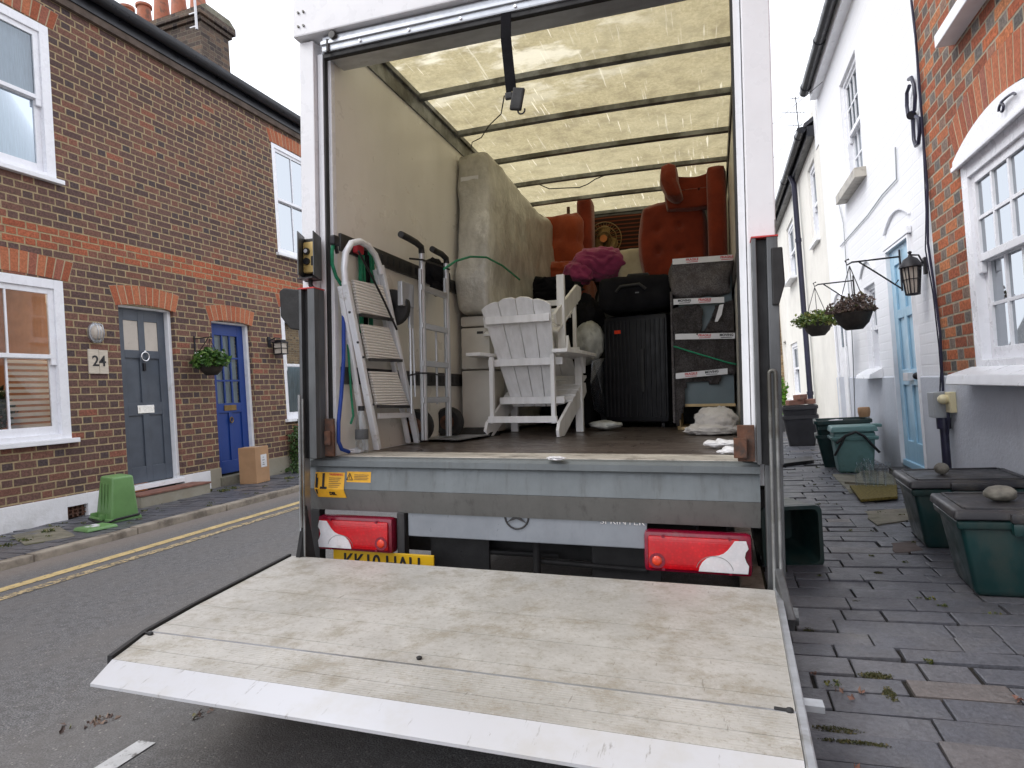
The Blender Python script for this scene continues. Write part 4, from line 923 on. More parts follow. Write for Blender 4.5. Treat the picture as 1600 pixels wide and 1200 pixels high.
# S shaped wall tie
S = []
for k in range(40):
    t_ = k/39*2*math.pi*.86+.5; S.append((.055*math.sin(t_+.3), .17*math.cos(t_)+.17))
S2 = [(-a, -b) for a, b in S]; cS = hp(1425, 180, x=XR-.03)
tS = thing('wall_tie', 'black iron figure of eight wall tie high on the white wall beside the brick', 'wall tie', cS)
mb = MB()
A = [hp(px, py, x=XR-.03) for px, py in ((1421, 134), (1417, 145), (1417, 165), (1419, 180), (1424, 180), (1429, 172), (1430, 150), (1428, 132), (1424, 121), (1420, 124))]
B = [hp(px, py, x=XR-.03) for px, py in ((1426, 180), (1427, 200), (1428, 218), (1431, 228), (1435, 224), (1437, 205), (1436, 185), (1431, 182))]
mb.tube(A, .014, 8); mb.tube(B, .014, 8); mb.build('curved_iron', 'lead_blue', tS, smooth=True)
MB().cyl(hp(1424, 180, x=XR-.045), hp(1424, 180, x=XR), .032).build('bolt', 'iron', tS)
# lantern by the pale blue door
lq = hp(1437, 388, x=XR)
wall_lantern('wall_lantern', 'black six sided coach lantern on the white wall by the pale blue door', XR, -1, 5.55, 1.83, .80, arm=.105)
# meter box, dome and pipe
mtb = thing('meter_box', 'grey electricity box with cream dome above a black pipe on the white base wall', 'utility box', (XR, 5.3, .75))
mp = hp(1478, 660, x=XR-.05)
mb = MB(); mb.box(XR-.12, XR-.013, 5.21, 5.35, .70, .885, .006); mb.build('box_cover', 'pvc_grey', mtb)
mb = MB(); mb.box(XR-.05, XR-.013, 5.10, 5.205, .74, .885, .004); bb = mb.build('back_plate', 'cream_dome', mtb)
mb = MB(); mb.blob((XR-.075, 5.16, .835), (.035, .035, .035), 0, 1, 3); mb.cyl((XR-.05, 5.16, .835), (XR-.075, 5.16, .835), .03); mb.build('dome', 'cream_dome', bb, smooth=True)
mb = MB(); mb.cyl((XR-.06, 5.24, .09), (XR-.06, 5.24, .66), .028, 12); mb.cyl((XR-.06, 5.24, .62), (XR-.06, 5.24, .70), .045, 12); mb.tube([(XR-.045, 5.18, .74), (XR-.05, 5.17, .66), (XR-.05, 5.21, .58)], .01, 6); mb.build('pipe', 'lead_blue', mtb, smooth=True)
# cream house
opC = [(14.1, 15.4, .55, 1.75), (13.3, 14.5, 3.0, 4.15), (16.3, 17.0, .12, 1.9), (10.3, 11.0, 3.1, 4.3)]
facade(XR, -1, Y2, Y3, GR-.03, 4.95, opC).build('wall', 'render_cream', HC)
roof_r(HC, Y2+.25, Y3, 4.62, .14)
mb = MB(); fbox(mb, XR, -1, -.1, .012, Y2+.02, Y2+.25, 4.3, 4.95); mb.build('fascia', 'white_wall', HC)
sash(HC, XR, -1, 14.1, 15.4, .55, 1.75, 1.2, 2, 1, 1, fw=.08, rec=.03, sill=True, sl=.14); sash(HC, XR, -1, 13.3, 14.5, 3.0, 4.15, 3.6, 2, 1, 1, fw=.08, rec=.03, sill=True, sl=.14)
sash(HC, XR, -1, 10.3, 11.0, 3.1, 4.3, 3.7, 2, 1, 1, fw=.07, rec=.03, sill=True)
mb = MB(); fbox(mb, XR, -1, -.1, -.06, 16.3, 17.0, .12, 1.9); mb.build('door', 'white_paint', HC)
mb = MB(); a = hp(1240, 269, x=XR-.1)
mb.tube([(XR-.13, 12.05, 4.58), (XR-.08, 12.05, 4.42), (XR-.08, 12.05, .12)], .045, 12)
for z in (3.4, 2.0, .7): mb.cyl((XR-.08, 12.05, z), (XR-.08, 12.05, z+.06), .055, 12)
mb.build('downpipe', 'lead_blue', HC, smooth=True)
facade(XR-.35, -1, Y3, 30, GR-.03, 4.2, [(20, 21, 1, 2.2)]).build('wall', 'brick_yellow', HY)
mb = MB(); mb.prism([(XR-.5, Y3, 4.2), (XR+2, Y3, 5.6), (XR+4, Y3, 4.2)], (0, 12, 0)); mb.build('roof', 'slate_tile', HY)
sash(HY, XR-.35, -1, 20, 21, 1, 2.2, 1.6, 2, 1, 1, rec=.03)
# aerials and overhead wires
ta = thing('television_aerial', 'thin television aerial on a pole over the cream house roof', 'aerial', hp(1250, 210, x=2.2))
b0 = hp(1250, 215, x=2.2); b1 = hp(1243, 152, x=2.2); mb = MB(); mb.tube([b0+Vector((0, 0, -.5)), b1], .013, 6)
for f_, L_ in ((.62, .38), (.97, .18), (.3, .3)):
    c = b0.lerp(b1, f_); mb.tube([c+Vector((-L_, -L_*.6, -.02)), c+Vector((L_*.7, L_*.5, .03))], .007, 5)
    for k in range(-2, 3): q = c+Vector((-L_*.2*k, -L_*.12*k, 0)); mb.tube([q+Vector((0, 0, .05)), q-Vector((0, 0, .05))], .004, 4)
mb.build('aerial_rods', 'iron', ta)
def wire(pts, lab, r=.004):
    o = MB().tube(pts, r, 5).build('overhead_wire', 'iron', origin=pts[0]); tag(o, lab, 'wire', 'overhead wires')
wire([hp(1200, 200, x=.9), hp(1285, 128, x=1.4)], 'upper thin overhead wire rising to the white house gutter')
wire([hp(1202, 255, x=.9), hp(1262, 182, x=1.5)], 'lower thin overhead wire reaching the cream house roof')
# hanging baskets on the white house
q = hp(1333, 489, x=XR-.40); c1_ = (q.x, q.y, q.z)
basket('hanging_basket', 'larger hanging basket of dried brown stems on the white wall', c1_, .155, 'leaf_dry', 1500, .030, (.195, .195, .14), 11, (q.x, q.y, q.z+.42), 0, -.1)
def bracket(lab, y, z, L):
    t = thing('basket_bracket', lab, 'bracket', (XR, y, z)); mb = MB()
    mb.bar((XR-.008, y, z-.30), (XR-.008, y, z+.06), .02, .012, (1, 0, 0)); mb.tube([(XR-.01, y, z), (XR-L, y, z), (XR-L-.04, y, z-.02), (XR-L-.05, y, z+.02), (XR-L-.02, y, z+.03)], .008, 6)
    mb.tube([(XR-.01, y, z-.28), (XR-.5*L, y, z-.12), (XR-L*.85, y, z-.005)], .007, 6)
    mb.tube([(XR-.03, y, z-.20), (XR-.06, y, z-.24), (XR-.09, y, z-.20), (XR-.06, y, z-.17)], .006, 5); mb.build('arm', 'iron', t, smooth=True)
bracket('scrolled black basket bracket above the brown hanging basket', q.y, q.z+.45, .38)
q = hp(1277, 504, x=XR-.42)
basket('hanging_basket', 'smaller green trailing hanging basket nearer the black downpipe', (q.x, q.y, q.z), .165, 'leaf_basket', 1200, .04, (.27, .23, .12), 17, (q.x, q.y, q.z+.42), 0, -.5)
bracket('scrolled black basket bracket above the green trailing basket', q.y, q.z+.45, .38)

# --- boxes and tubs on the right pavement
def recycle_box(name, lab, c, w, d, h, rz, lid=True, m='bin_green', stone=True, lip=True, grp='recycling boxes'):
    t = thing(name, lab, 'recycling box', c, grp); rot = Matrix.Rotation(R_(rz), 3, 'Z'); z0 = 0
    mb = MB(); frust(mb, c, w*.80, d*.78, w*.97, d*.97, h*.86, rot, 0, .03)
    frust(mb, c, w*1.0, d*1.0, w*1.02, d*1.02, h*.10, rot, h*.76, .012)
    for s_ in (-1, 1): mb.obox(Vector(c)+rot @ Vector((0, s_*d*.50, h*.78)), (w*.34, .05, h*.14), rot, .012)
    mb.build('box_body', m, t, smooth=True, auto=35)
    if lid:
        mb = MB(); frust(mb, c, w*1.06, d*1.07, w*1.03, d*1.03, h*.11, rot, h*.87, .014)
        for s_ in (-1, 1): mb.obox(Vector(c)+rot @ Vector((0, s_*d*.53, h*.90)), (w*.36, .04, h*.10), rot, .01)
        for a, b, q_, s_ in ((0, -.44, .86, .02), (0, .44, .86, .02), (-.44, 0, .02, .86), (.44, 0, .02, .86)):
            mb.obox(Vector(c)+rot @ Vector((a*w, b*d, h*.983)), (max(q_*w, .012), max(s_*d, .012), .012), rot, .003)
        l_ = mb.build('box_lid', 'bin_lid', t, smooth=True, auto=35)
    return t
b1c = (1.20, 3.28, GR); b2c = (1.22, 4.08, GR)
recycle_box('recycling_box', 'nearest dark green recycling box with black lid and flat stone on top', b1c, .56, .42, .385, -4)
recycle_box('recycling_box', 'second dark green recycling box with black lid and round stone, by the grey pipe', b2c, .54, .44, .385, -3)
def stone(c, r, lab, s):
    o = MB().blob(c, r, .08, 1.6, 4, seed=s).build('stone', 'pebble', origin=c, smooth=True); tag(o, lab, 'stone', 'stones on the box lids')
stone((1.13, 3.28, GR+.412), (.062, .055, .034), 'large flat grey stone on the nearest box lid', 2)
stone((1.14, 4.08, GR+.412), (.036, .036, .032), 'smaller rounded stone on the second box lid', 5)
# fallen open box behind the lift post
fbx = thing('recycling_box', 'empty dark green box lying on its side with its dark open mouth beside the van', 'recycling box', (.3, 3.7, GR), 'recycling boxes')
def open_box(t, c, w, d, h, rot, m, wall=.012, flare=.8, name='box_body'):
    mb = MB(); c = Vector(c)
    def ring(k, z, inset=0, cr=.22):
        hw, hd = w/2*k-inset, d/2*k-inset; out = []; r = min(hw, hd)*cr
        for sx, sy, a0 in ((1, 1, 0), (-1, 1, 90), (-1, -1, 180), (1, -1, 270)):
            for i in range(5): a = R_(a0+22.5*i); out.append(c+rot @ Vector((sx*(hw-r)+r*math.cos(a), sy*(hd-r)+r*math.sin(a), z)))
        return [mb.bm.verts.new(p) for p in out]
    rs = [ring(flare, 0), ring(1, h*.9), ring(1.05, h*.9), ring(1.05, h), ring(1.0, h, wall), ring(flare, .012, wall)]
    for A, B in zip(rs, rs[1:]):
        for k in range(20): mb.bm.faces.new((A[k], A[(k+1) % 20], B[(k+1) % 20], B[k]))
    mb.bm.faces.new(rs[0][::-1]); mb.bm.faces.new(rs[-1]); return mb.build(name, m, t, smooth=True, auto=35)
rx = Matrix.Rotation(R_(12), 3, 'Z') @ Matrix.Rotation(R_(93), 3, 'X')
open_box(fbx, (.225, 3.90, GR+.168), .29, .31, .36, rx, 'bin_green')
MB().tube([Vector((.10, 3.50, GR+.345)), Vector((.16, 3.47, GR+.36)), Vector((.24, 3.50, GR+.345))], .012, 8).build('carry_handle', 'rubber', fbx, smooth=True)
# stack of boxes and teal caddy
s1 = thing('recycling_box', 'stack of open dark green recycling boxes below the hanging baskets', 'recycling box', (1.12, 7.25, GR), 'recycling boxes')
I3 = Matrix.Rotation(R_(-6), 3, 'Z')
open_box(s1, (1.18, 7.35, GR), .50, .40, .34, I3, 'bin_green', flare=.78)
for k in (1, 2): MB().bar((.93, 7.15, GR+.36+.055*k), (1.43, 7.15, GR+.36+.055*k), .012, .03).build('rim', 'bin_green', s1)
o2 = thing('recycling_box', 'topmost open green box of the stack, with white scraps inside', 'recycling box', (1.18, 7.35, GR+.14), 'recycling boxes'); open_box(o2, (1.18, 7.35, GR+.15), .51, .41, .34, I3, 'bin_green', flare=.78)
MB().blob((1.12, 7.3, GR+.46), (.09, .08, .03), .3, 3, 3).build('scraps', 'paper', o2)
tc = thing('kitchen_caddy', 'faded teal food caddy with dark folded handle in front of the stacked boxes', 'caddy', (1.19, 6.9, GR))
I4 = Matrix.Rotation(R_(-2), 3, 'Z'); mb = MB(); frust(mb, (1.19, 6.88, 0), .30, .26, .37, .30, .40, I4, GR, .03); frust(mb, (1.19, 6.88, 0), .40, .33, .41, .34, .035, I4, GR+.32, .01); mb.build('caddy_body', 'bin_teal', tc, smooth=True, auto=35)
mb = MB(); frust(mb, (1.19, 6.88, 0), .41, .34, .38, .31, .055, I4, GR+.40, .014); mb.obox((1.40, 6.83, GR+.45), (.07, .12, .03), I4, .008); mb.build('caddy_lid', 'bin_teal', tc, smooth=True, auto=35)
mb = MB(); mb.tube([(1.02, 6.71, GR+.30), (1.10, 6.69, GR+.37), (1.19, 6.685, GR+.405), (1.26, 6.69, GR+.36), (1.38, 6.70, GR+.20)], .013, 8); mb.tube([(1.10, 6.69, GR+.37), (1.03, 6.71, GR+.24), (1.0, 6.73, GR+.18)], .011, 8); mb.build('handle', 'rubber', tc, smooth=True)
o = MB().lathe([(.05, 0), (.06, .05), (.058, .09), (.05, .10)], (1.40, 7.35, GR+.50), n=18).build('clay_pot', 'cardboard', origin=(1.40, 7.35, GR+.5), smooth=True); tag(o, 'small tan pot standing on the stacked boxes by the wall', 'pot')
# black tubs with bricks
bt = thing('black_tub', 'stack of black plastic tubs with old bricks on top, farther along the pavement', 'tub', (1.0, 9.5, GR))
for k in range(2): open_box(bt, (1.02, 9.55, GR+.13*k), .44, .44, .42, Matrix.Rotation(R_(-5), 3, 'Z'), 'bin_black', flare=.74, name='tub')
for i, (dx_, dy_, dz_, rr) in enumerate(((-.06, -.05, 0, 20), (.10, .03, 0, -15), (.02, 0, .07, 60))):
    r_ = Matrix.Rotation(R_(rr), 3, 'Z'); o = MB().obox((1.02+dx_, 9.52+dy_, GR+.60+dz_), (.22, .105, .068), r_, .006).build('loose_brick', 'red_tile', origin=(1.02+dx_, 9.52+dy_, GR+.57+dz_))
    tag(o, ('left red brick', 'right red brick', 'uppermost red brick')[i]+' lying across the black tub', 'brick', 'bricks on the tub')
# conifer in a pot
cn = thing('conifer_shrub', 'small bright green conifer in a trough at the foot of the cream house', 'shrub', (.86, 12.2, GR))
MB().leaves((.86, 12.2, GR+.62), (.27, .27, .42), 1500, .07, 21, shell=.3, up=1.5).leaves((.81, 12.0, GR+.38), (.24, .24, .3), 700, .07, 22, shell=.3, up=1.5).build('foliage', 'leaf_bright', cn, smooth='leaf')
MB().tube([(.86, 12.2, GR+.1), (.86, 12.2, GR+.8)], [.03, .01], 8).build('trunk', 'soil', cn)
mb = MB(); frust(mb, (.86, 12.1, 0), .3, .5, .36, .56, .24, Matrix(), GR, .01); mb.build('planter', 'grey_steel', cn)
# doormat, board, milk bottles, doorstep slab
mt0 = [hp(1328, 764, z=GR), hp(1402, 763, z=GR), hp(1403, 782, z=GR), hp(1345, 787, z=GR)]
mb = MB(); mb.prism([Vector((p.x, p.y, GR+.012)) for p in mt0], (0, 0, .02), .003); o = mb.build('doormat', 'doormat', origin=mt0[0]); tag(o, 'worn mustard coir doormat on the slabs outside the pale blue door', 'doormat')
mb = MB(); c = [hp(1350, 738, z=GR), hp(1400, 742, z=GR), hp(1400, 763, z=GR), hp(1320, 757, z=GR)]; mb.prism([Vector((p.x, p.y, GR+.006)) for p in c], (0, 0, .02)); struct(mb.build('stone_slab', 'mossy_stone'))
bd = [hp(1216, 724, z=GR), hp(1270, 717, z=GR), hp(1272, 724, z=GR), hp(1216, 731, z=GR)]
o = MB().prism([Vector((p.x, p.y, GR+.004)) for p in bd], (0, 0, .035), .004).build('timber_strip', 'black_steel', origin=bd[0]); tag(o, 'dark timber strip lying across the pavement by the black tubs', 'timber')
rn = random.Random(2); bots = [hp(1345, 760, z=GR+.026), hp(1360, 762, z=GR+.026), hp(1366, 756, z=GR+.026), hp(1378, 762, z=GR+.026), hp(1390, 760, z=GR+.026), hp(1356, 752, z=GR+.026)]
lbs = ['leftmost empty glass milk bottle of the row by the pale blue door', 'second milk bottle from the left, in front', 'milk bottle tucked behind in the middle of the row', 'milk bottle right of centre, standing in front', 'rightmost empty milk bottle next to the box lid', 'milk bottle at the back left of the group']
for p, lb_ in zip(bots, lbs):
    o = MB().lathe([(.036, 0), (.038, .01), (.038, .11), (.030, .145), (.019, .165), (.018, .185), (.022, .19), (.022, .20)], p, n=18).build('milk_bottle', 'glass_clear', origin=p, smooth=True)
    tag(o, lb_, 'bottle', 'empty milk bottles')

# ---------------------------------------------------------------- the removal van (van frame, origin at the camera)
YR, FL = 2.70, -.29                            # rear frame and load floor
XA, XB = -1.83, .115                           # clear opening
WA, WB = -1.81, .165                           # inner walls
YB = 7.0
VAN = thing('removal_van', 'white box removal van seen from behind with its roller door open and tail lift lowered', 'van', (-.87, YR, -1.0), fr='T')
def vp(mb, name, m, parent=None, **k): return mb.build(name, m, parent or VAN, **k)
def vps(mb, name, m, parent=None, **k):
    """each loose piece of the mesh becomes a part of its own"""
    left = set(mb.bm.verts); out = []
    while left:
        st = [left.pop()]; isl = set(st)
        while st:
            for e in st.pop().link_edges:
                for w in e.verts:
                    if w not in isl: isl.add(w); st.append(w); left.discard(w)
        out.append(isl)
    for isl in out:
        o = MB(); mp = {v: o.bm.verts.new(v.co) for v in isl}
        for f in {f for v in isl for f in v.link_faces}: o.bm.faces.new([mp[v] for v in f.verts])
        r = vp(o, name, m, parent, **k)
    mb.bm.free(); return r
# body shell
mb = MB(); mb.box(-1.95, WA-.001, YR+.02, YB+.06, FL-.10, 2.02, .004); mb.box(WB+.001, .250, YR+.02, YB+.06, FL-.10, 2.0, .004)
vps(mb, 'side_wall', 'van_white')
mb = MB(); mb.quad([(WA, YR+.05, FL), (WA, YB, FL), (WA, YB, 1.97), (WA, YR+.05, 1.97)]); vp(mb, 'side_lining', 'lining')
mb = MB(); mb.quad([(WB, YR+.05, FL), (WB, YB, FL), (WB, YB, 1.95), (WB, YR+.05, 1.95)]); vp(mb, 'side_lining', 'lining')
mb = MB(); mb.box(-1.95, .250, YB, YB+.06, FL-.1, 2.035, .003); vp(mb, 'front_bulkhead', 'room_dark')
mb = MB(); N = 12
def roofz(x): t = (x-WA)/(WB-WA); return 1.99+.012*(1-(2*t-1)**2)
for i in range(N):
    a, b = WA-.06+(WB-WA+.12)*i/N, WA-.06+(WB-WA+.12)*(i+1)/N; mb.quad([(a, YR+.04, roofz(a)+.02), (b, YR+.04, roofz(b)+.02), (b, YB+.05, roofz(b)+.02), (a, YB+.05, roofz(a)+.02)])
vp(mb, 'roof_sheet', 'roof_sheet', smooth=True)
for k, y in enumerate((3.09, 3.71, 4.33, 4.97, 5.60, 6.22, 6.82)):
    if k == 0: continue
    mb = MB(); M_n = 14
    for i in range(M_n):
        a, b = WA+(WB-WA)*i/M_n, WA+(WB-WA)*(i+1)/M_n; za, zb = roofz(a)-.022, roofz(b)-.022
        mb.bar((a, y, za), (b+.0005, y, zb), .045, .034)
    r_ = vp(mb, 'roof_bow', 'alu_dull')
mb = MB(); mb.box(WA, WA+.012, YR+.06, YB, 1.86, 1.975); mb.box(WA+.012, WA+.03, YR+.06, YB, 1.955, 1.985); vp(mb, 'roof_rail', 'alu_dull')
mb = MB(); mb.box(WB-.012, WB-.001, YR+.06, YB, 1.86, 1.96); vp(mb, 'roof_rail', 'black_steel')
mb = MB(); mb.box(-1.93, .24, YR+.28, YB, FL-.12, FL-.004, .002); mb.build('load_floor', 'deck', VAN)
mb = MB(); mb.box(WA, WB, YR+.01, YR+.165, FL-.03, FL+.002, .003); mb.box(WA, WB, YR+.17, YR+.28, FL-.03, FL-.002, .002); vp(mb, 'sill_strip', 'sill_strip')
# rear frame
mb = MB(); mb.box(-1.955, -1.872, YR-.04, YR+.12, FL, 1.80, .005); mb.box(-1.868, -1.838, YR-.012, YR+.11, FL, 1.74, .003); vp(mb, 'corner_post', 'van_white')
mb = MB(); mb.box(.142, .250, YR-.04, YR+.12, FL, 2.3, .006); mb.box(.112, .139, YR-.015, YR+.11, FL, 1.74, .003); vp(mb, 'corner_post', 'van_white')
mb = MB(); mb.box(-1.837, -1.829, YR-.008, YR+.10, FL, 1.72); mb.box(.104, .111, YR-.008, YR+.10, FL, 1.72); vps(mb, 'door_seal', 'rubber')
mb = MB(); mb.box(-1.965, .262, YR-.075, YR+.14, 1.812, 2.28, .008); hd = vp(mb, 'header', 'van_white')
mb = MB()
for (x, z) in ((-1.93, 1.93), (-1.90, 1.93), (-1.93, 1.86), (-1.90, 1.86), (-1.93, 2.08), (-1.90, 2.08)): mb.cyl((x, YR-.082, z), (x, YR-.07, z), .006, 10)
vps(mb, 'rivet', 'alu_dull', hd)
mb = MB(); mb.box(-1.82, .11, YR-.045, YR+.02, 1.725, 1.805, .008); mb.box(-1.82, .11, YR-.055, YR-.03, 1.758, 1.775, .003); tr = vp(mb, 'door_track', 'alu')
mb = MB()
for i in range(7): mb.cyl((-1.60+.265*i, YR-.052, 1.742), (-1.60+.265*i, YR-.040, 1.742), .007, 10)
vps(mb, 'rivet', 'chrome', tr)
mb = MB(); mb.box(-1.82, .11, YR-.035, YR-.005, 1.700, 1.7235, .004); vp(mb, 'door_bottom_seal', 'rubber')
mb = MB(); mb.box(-1.80, .10, YR-.004, YR+.12, 1.708, 1.80, .006); vp(mb, 'roller_door', 'alu')
for x in (-1.80,): mb = MB(); mb.cyl((x+.02, YR-.05, 1.78), (x+.02, YR-.05, 1.72), .008, 8); mb.cyl((x+.055, YR-.07, 1.79), (x+.055, YR-.04, 1.79), .018, 14); vp(mb, 'track_bolt', 'black_steel')
# logistic rails on the left lining
for z in (.80, .115):
    mb = MB(); mb.box(WA+.001, WA+.016, YR+.06, YB-.05, z-.045, z+.045, .003); rl = vp(mb, 'load_rail', 'black_steel')
    mb = MB()
    for i in range(60): mb.box(WA+.0165, WA+.019, YR+.12+i*.07, YR+.145+i*.07, z-.022, z+.022)
    o = vp(mb, 'rail_slot', 'print_black', rl); o['kind'] = 'stuff'
mb = MB(); mb.box(WB-.016, WB-.001, YR+.5, YB-.05, .75, .84, .003); vp(mb, 'load_rail', 'black_steel')
# lift beam under the sill
def xprism(mb, prof, x0, x1): return mb.prism([(x0, y, z) for y, z in prof], (x1-x0, 0, 0))
mb = MB(); xprism(mb, [(YR+.01, FL-.001), (YR-.025, FL-.006), (YR-.042, FL-.018), (YR-.042, FL-.045), (YR+.01, FL-.045)], -1.985, .168); vp(mb, 'lift_beam_lip', 'beam_upper')
mb = MB(); xprism(mb, [(YR-.012, -.336), (YR-.020, -.36), (YR-.03, -.449), (YR+.05, -.449), (YR+.05, -.336)], -1.975, .167); vp(mb, 'lift_beam', 'beam_upper')
mb = MB(); xprism(mb, [(YR-.032, -.4505), (YR-.012, -.50), (YR+.012, -.560), (YR+.06, -.560), (YR+.06, -.4505)], -1.97, .167); lb_ = vp(mb, 'lift_beam', 'beam_lower')
# stickers
ys = YR-.031
stk = MB(); stk.bm.faces.new([stk.bm.verts.new(p) for p in [(-1.9080, ys+.011, -.362), (-1.7400, ys+.011, -.362), (-1.7400, ys-.0025, -.4505), (-1.9080, ys-.0025, -.4505)]])
stk.quad([(-1.9080, ys-.0035, -.4506), (-1.7400, ys-.0035, -.4506), (-1.7340, ys+.012, -.492), (-1.8970, ys+.012, -.492)])
s1_ = vp(stk, 'warning_sticker', 'sticker')
def flat(mb, x0, x1, z0, z1, dy=-.0):
    def yy(z): return (YR-.020-(-.36-z)*(.010/.089) if z > -.45 else YR-.032+(-.4505-z)*.40) - .0045
    mb.quad([(x0, yy(z0), z0), (x1, yy(z0), z0), (x1, yy(z1), z1), (x0, yy(z1), z1)])
mb = MB(); flat(mb, -1.9040, -1.8960, -.444, -.375); flat(mb, -1.8960, -1.8890, -.444, -.395); flat(mb, -1.8650, -1.8520, -.443, -.372); flat(mb, -1.8770, -1.8370, -.449, -.438); flat(mb, -1.9000, -1.8910, -.475, -.452)
vp(mb, 'pictogram', 'print_black', s1_)
mb = MB()
for i in range(6): flat(mb, -1.8270, -1.7570-.008*(i % 3), -.396-.0088*i, -.3935-.0088*i)
vp(mb, 'print_lines', 'print_grey', s1_)
text('WARNING', 'printing', 'print_red', s1_, (-1.7870, YR-.026, -.378), .016, (1, 0, 0), (0, 0, 1), depth=.0006)
text('DEL', 'printing', 'print_black', s1_, (-1.805, YR-.0295, -.472), .022, (1, 0, 0), (0, -.37, .93), depth=.0006, bold=.001)
mb = MB(); mb.quad([(-1.7270, ys+.0105, -.362), (-1.5940, ys+.0105, -.362), (-1.5940, ys+.0045, -.413), (-1.7270, ys+.0045, -.413)]); s2_ = vp(mb, 'warning_sticker', 'sticker')
mb = MB(); z_t, z_b = -.370, -.402
for A, B in (((-1.7095, z_t), (-1.7260, z_b)), ((-1.7095, z_t), (-1.6930, z_b)), ((-1.7260, z_b), (-1.6930, z_b))):
    pa, pb = Vector((A[0], YR-.0265, A[1])), Vector((B[0], YR-.029, B[1])); mb.bar(pa, pb, .003, .001, (0, 1, 0))
mb.bar((-1.7095, YR-.0285, -.380), (-1.7095, YR-.0295, -.391), .003, .001, (0, 1, 0)); mb.bar((-1.7095, YR-.0295, -.394), (-1.7095, YR-.0295, -.397), .003, .001, (0, 1, 0))
vp(mb, 'warning_triangle', 'print_black', s2_)
mb = MB()
for i in range(4): flat(mb, -1.6850, -1.6040-.006*(i % 2), -.378-.0075*i, -.3755-.0075*i)
vp(mb, 'print_lines', 'print_grey', s2_)
# lift posts
def post(x0, x1, zt, zb, mir):
    mb = MB(); mb.box(x0, x1, YR-.09, YR-.042, zb, zt, .004); mb.box(x0, x0+.016, YR-.125, YR-.091, zb, zt, .003); mb.box(x1-.040, x1, YR-.125, YR-.091, zb, zt, .003)
    p = vp(mb, 'lift_post', 'grey_steel'); mb = MB(); mb.box(x0+.018, x1-.042, YR-.10, YR-.0905, zb, zt-.005); vp(mb, 'slide_channel', 'rubber', p)
    mb = MB(); mb.box(x0-.002, x1+.002, YR-.127, YR-.04, zt+.0005, zt+.006); vp(mb, 'cap', 'print_red', p); return p
pl_ = post(-1.918, -1.828, .535, FL-.0, 1); mb = MB(); mb.box(-1.926, -1.919, YR-.13, YR-.05, -.70, .02); vp(mb, 'edge_strip', 'alu', pl_)
pr_ = post(.154, .247, .585, FL-.0, -1); vp(MB().box(.182, .247, YR-.09, YR-.042, -.86, FL-.001, .004), 'lift_post', 'grey_steel')
mb = MB()
mb.cyl((.202, YR-.145, .06), (.202, YR-.145, -.84), .007, 8); mb.cyl((.225, YR-.145, .06), (.225, YR-.145, -.84), .007, 8); mb.tube(arc((.2135, YR-.145, .06), .0115, 0, 180, 6), .007, 8); vps(mb, 'lift_rod', 'alu_dull', pr_, smooth=True)
mb = MB(); mb.cyl((-1.905, YR-.145, .02), (-1.905, YR-.145, -.62), .006, 8); mb.cyl((-1.888, YR-.145, .0), (-1.888, YR-.145, -.78), .005, 8); vps(mb, 'lift_rod', 'alu_dull', pl_, smooth=True)
mb = MB(); mb.prism([(.222, YR-.14, .54), (.262, YR-.14, .54), (.268, YR-.14, .40), (.245, YR-.14, .32), (.222, YR-.14, .32)], (0, .07, 0), .005); vp(mb, 'marker_bracket', 'rubber')
mb = MB(); mb.prism([(-2.035, YR-.12, .535), (-2.01, YR-.12, .55), (-1.918, YR-.12, .535), (-1.918, YR-.12, .335), (-1.975, YR-.12, .345), (-2.03, YR-.12, .41)], (0, .09, 0), .008, 3); vp(mb, 'marker_bracket', 'rubber')
mb = MB(); mb.tube([(.246, YR-.08, .54), (.244, YR-.08, .66)], .003, 6); vp(mb, 'cable', 'alu_dull')
# corner hinges, rusty catches
mb = MB(); mb.box(-1.826, -1.775, YR-.06, YR-.045, FL+.005, FL+.19, .003); mb.box(-1.82, -1.785, YR-.075, YR-.061, FL+.06, FL+.13, .004); vp(mb, 'door_catch', 'rust')
mb = MB(); mb.box(.085, .150, YR-.06, YR-.045, FL+.005, FL+.15, .003); mb.box(.07, .12, YR-.08, YR-.061, FL+.02, FL+.10, .004); vp(mb, 'door_catch', 'rust')
# control box
cb = MB(); cb.box(-1.935, -1.838, YR-.052, YR-.044, .585, .80, .002); cbx = vp(cb, 'control_box', 'black_steel')
def plate_(mb, x0, y0, x1, y1, z0, z1, t=.005): return mb.prism([(x0, y0, z0), (x1, y1, z0), (x1+t, y1, z0), (x0+t, y0, z0)], (0, 0, z1-z0))
mb = MB(); plate_(mb, -1.937, YR-.05, -1.895, YR-.16, .60, .81); vp(mb, 'flap', 'grey_steel', cbx)
mb = MB(); plate_(mb, -1.842, YR-.05, -1.800, YR-.17, .59, .80); vp(mb, 'flap', 'grey_steel', cbx)
mb = MB(); mb.box(-1.93, -1.84, YR-.12, YR-.05, .588, .594); vp(mb, 'shelf', 'black_steel', cbx)
mb = MB(); mb.box(-1.915, -1.848, YR-.092, YR-.053, .62, .775, .012); pad = vp(mb, 'control_pad', 'pad_yellow', cbx, smooth=True, auto=35)
for z_ in (.725, .675): b_ = vp(MB().cyl((-1.888, YR-.104, z_), (-1.888, YR-.092, z_), .017, 16), 'push_button', 'print_black', cbx)
mb = MB(); mb.cyl((-1.888, YR-.107, .725), (-1.888, YR-.1045, .725), .010, 16); vp(mb, 'button_face', 'label_white', cbx)
mb = MB(); mb.box(-1.864, -1.853, YR-.096, YR-.0925, .655, .70); vp(mb, 'switch', 'print_black', cbx)
mb = MB(); mb.tube([(-1.885, YR-.07, .59), (-1.88, YR-.08, .56), (-1.855, YR-.07, .53)], .011, 8); vp(mb, 'cable', 'rubber', cbx, smooth=True)
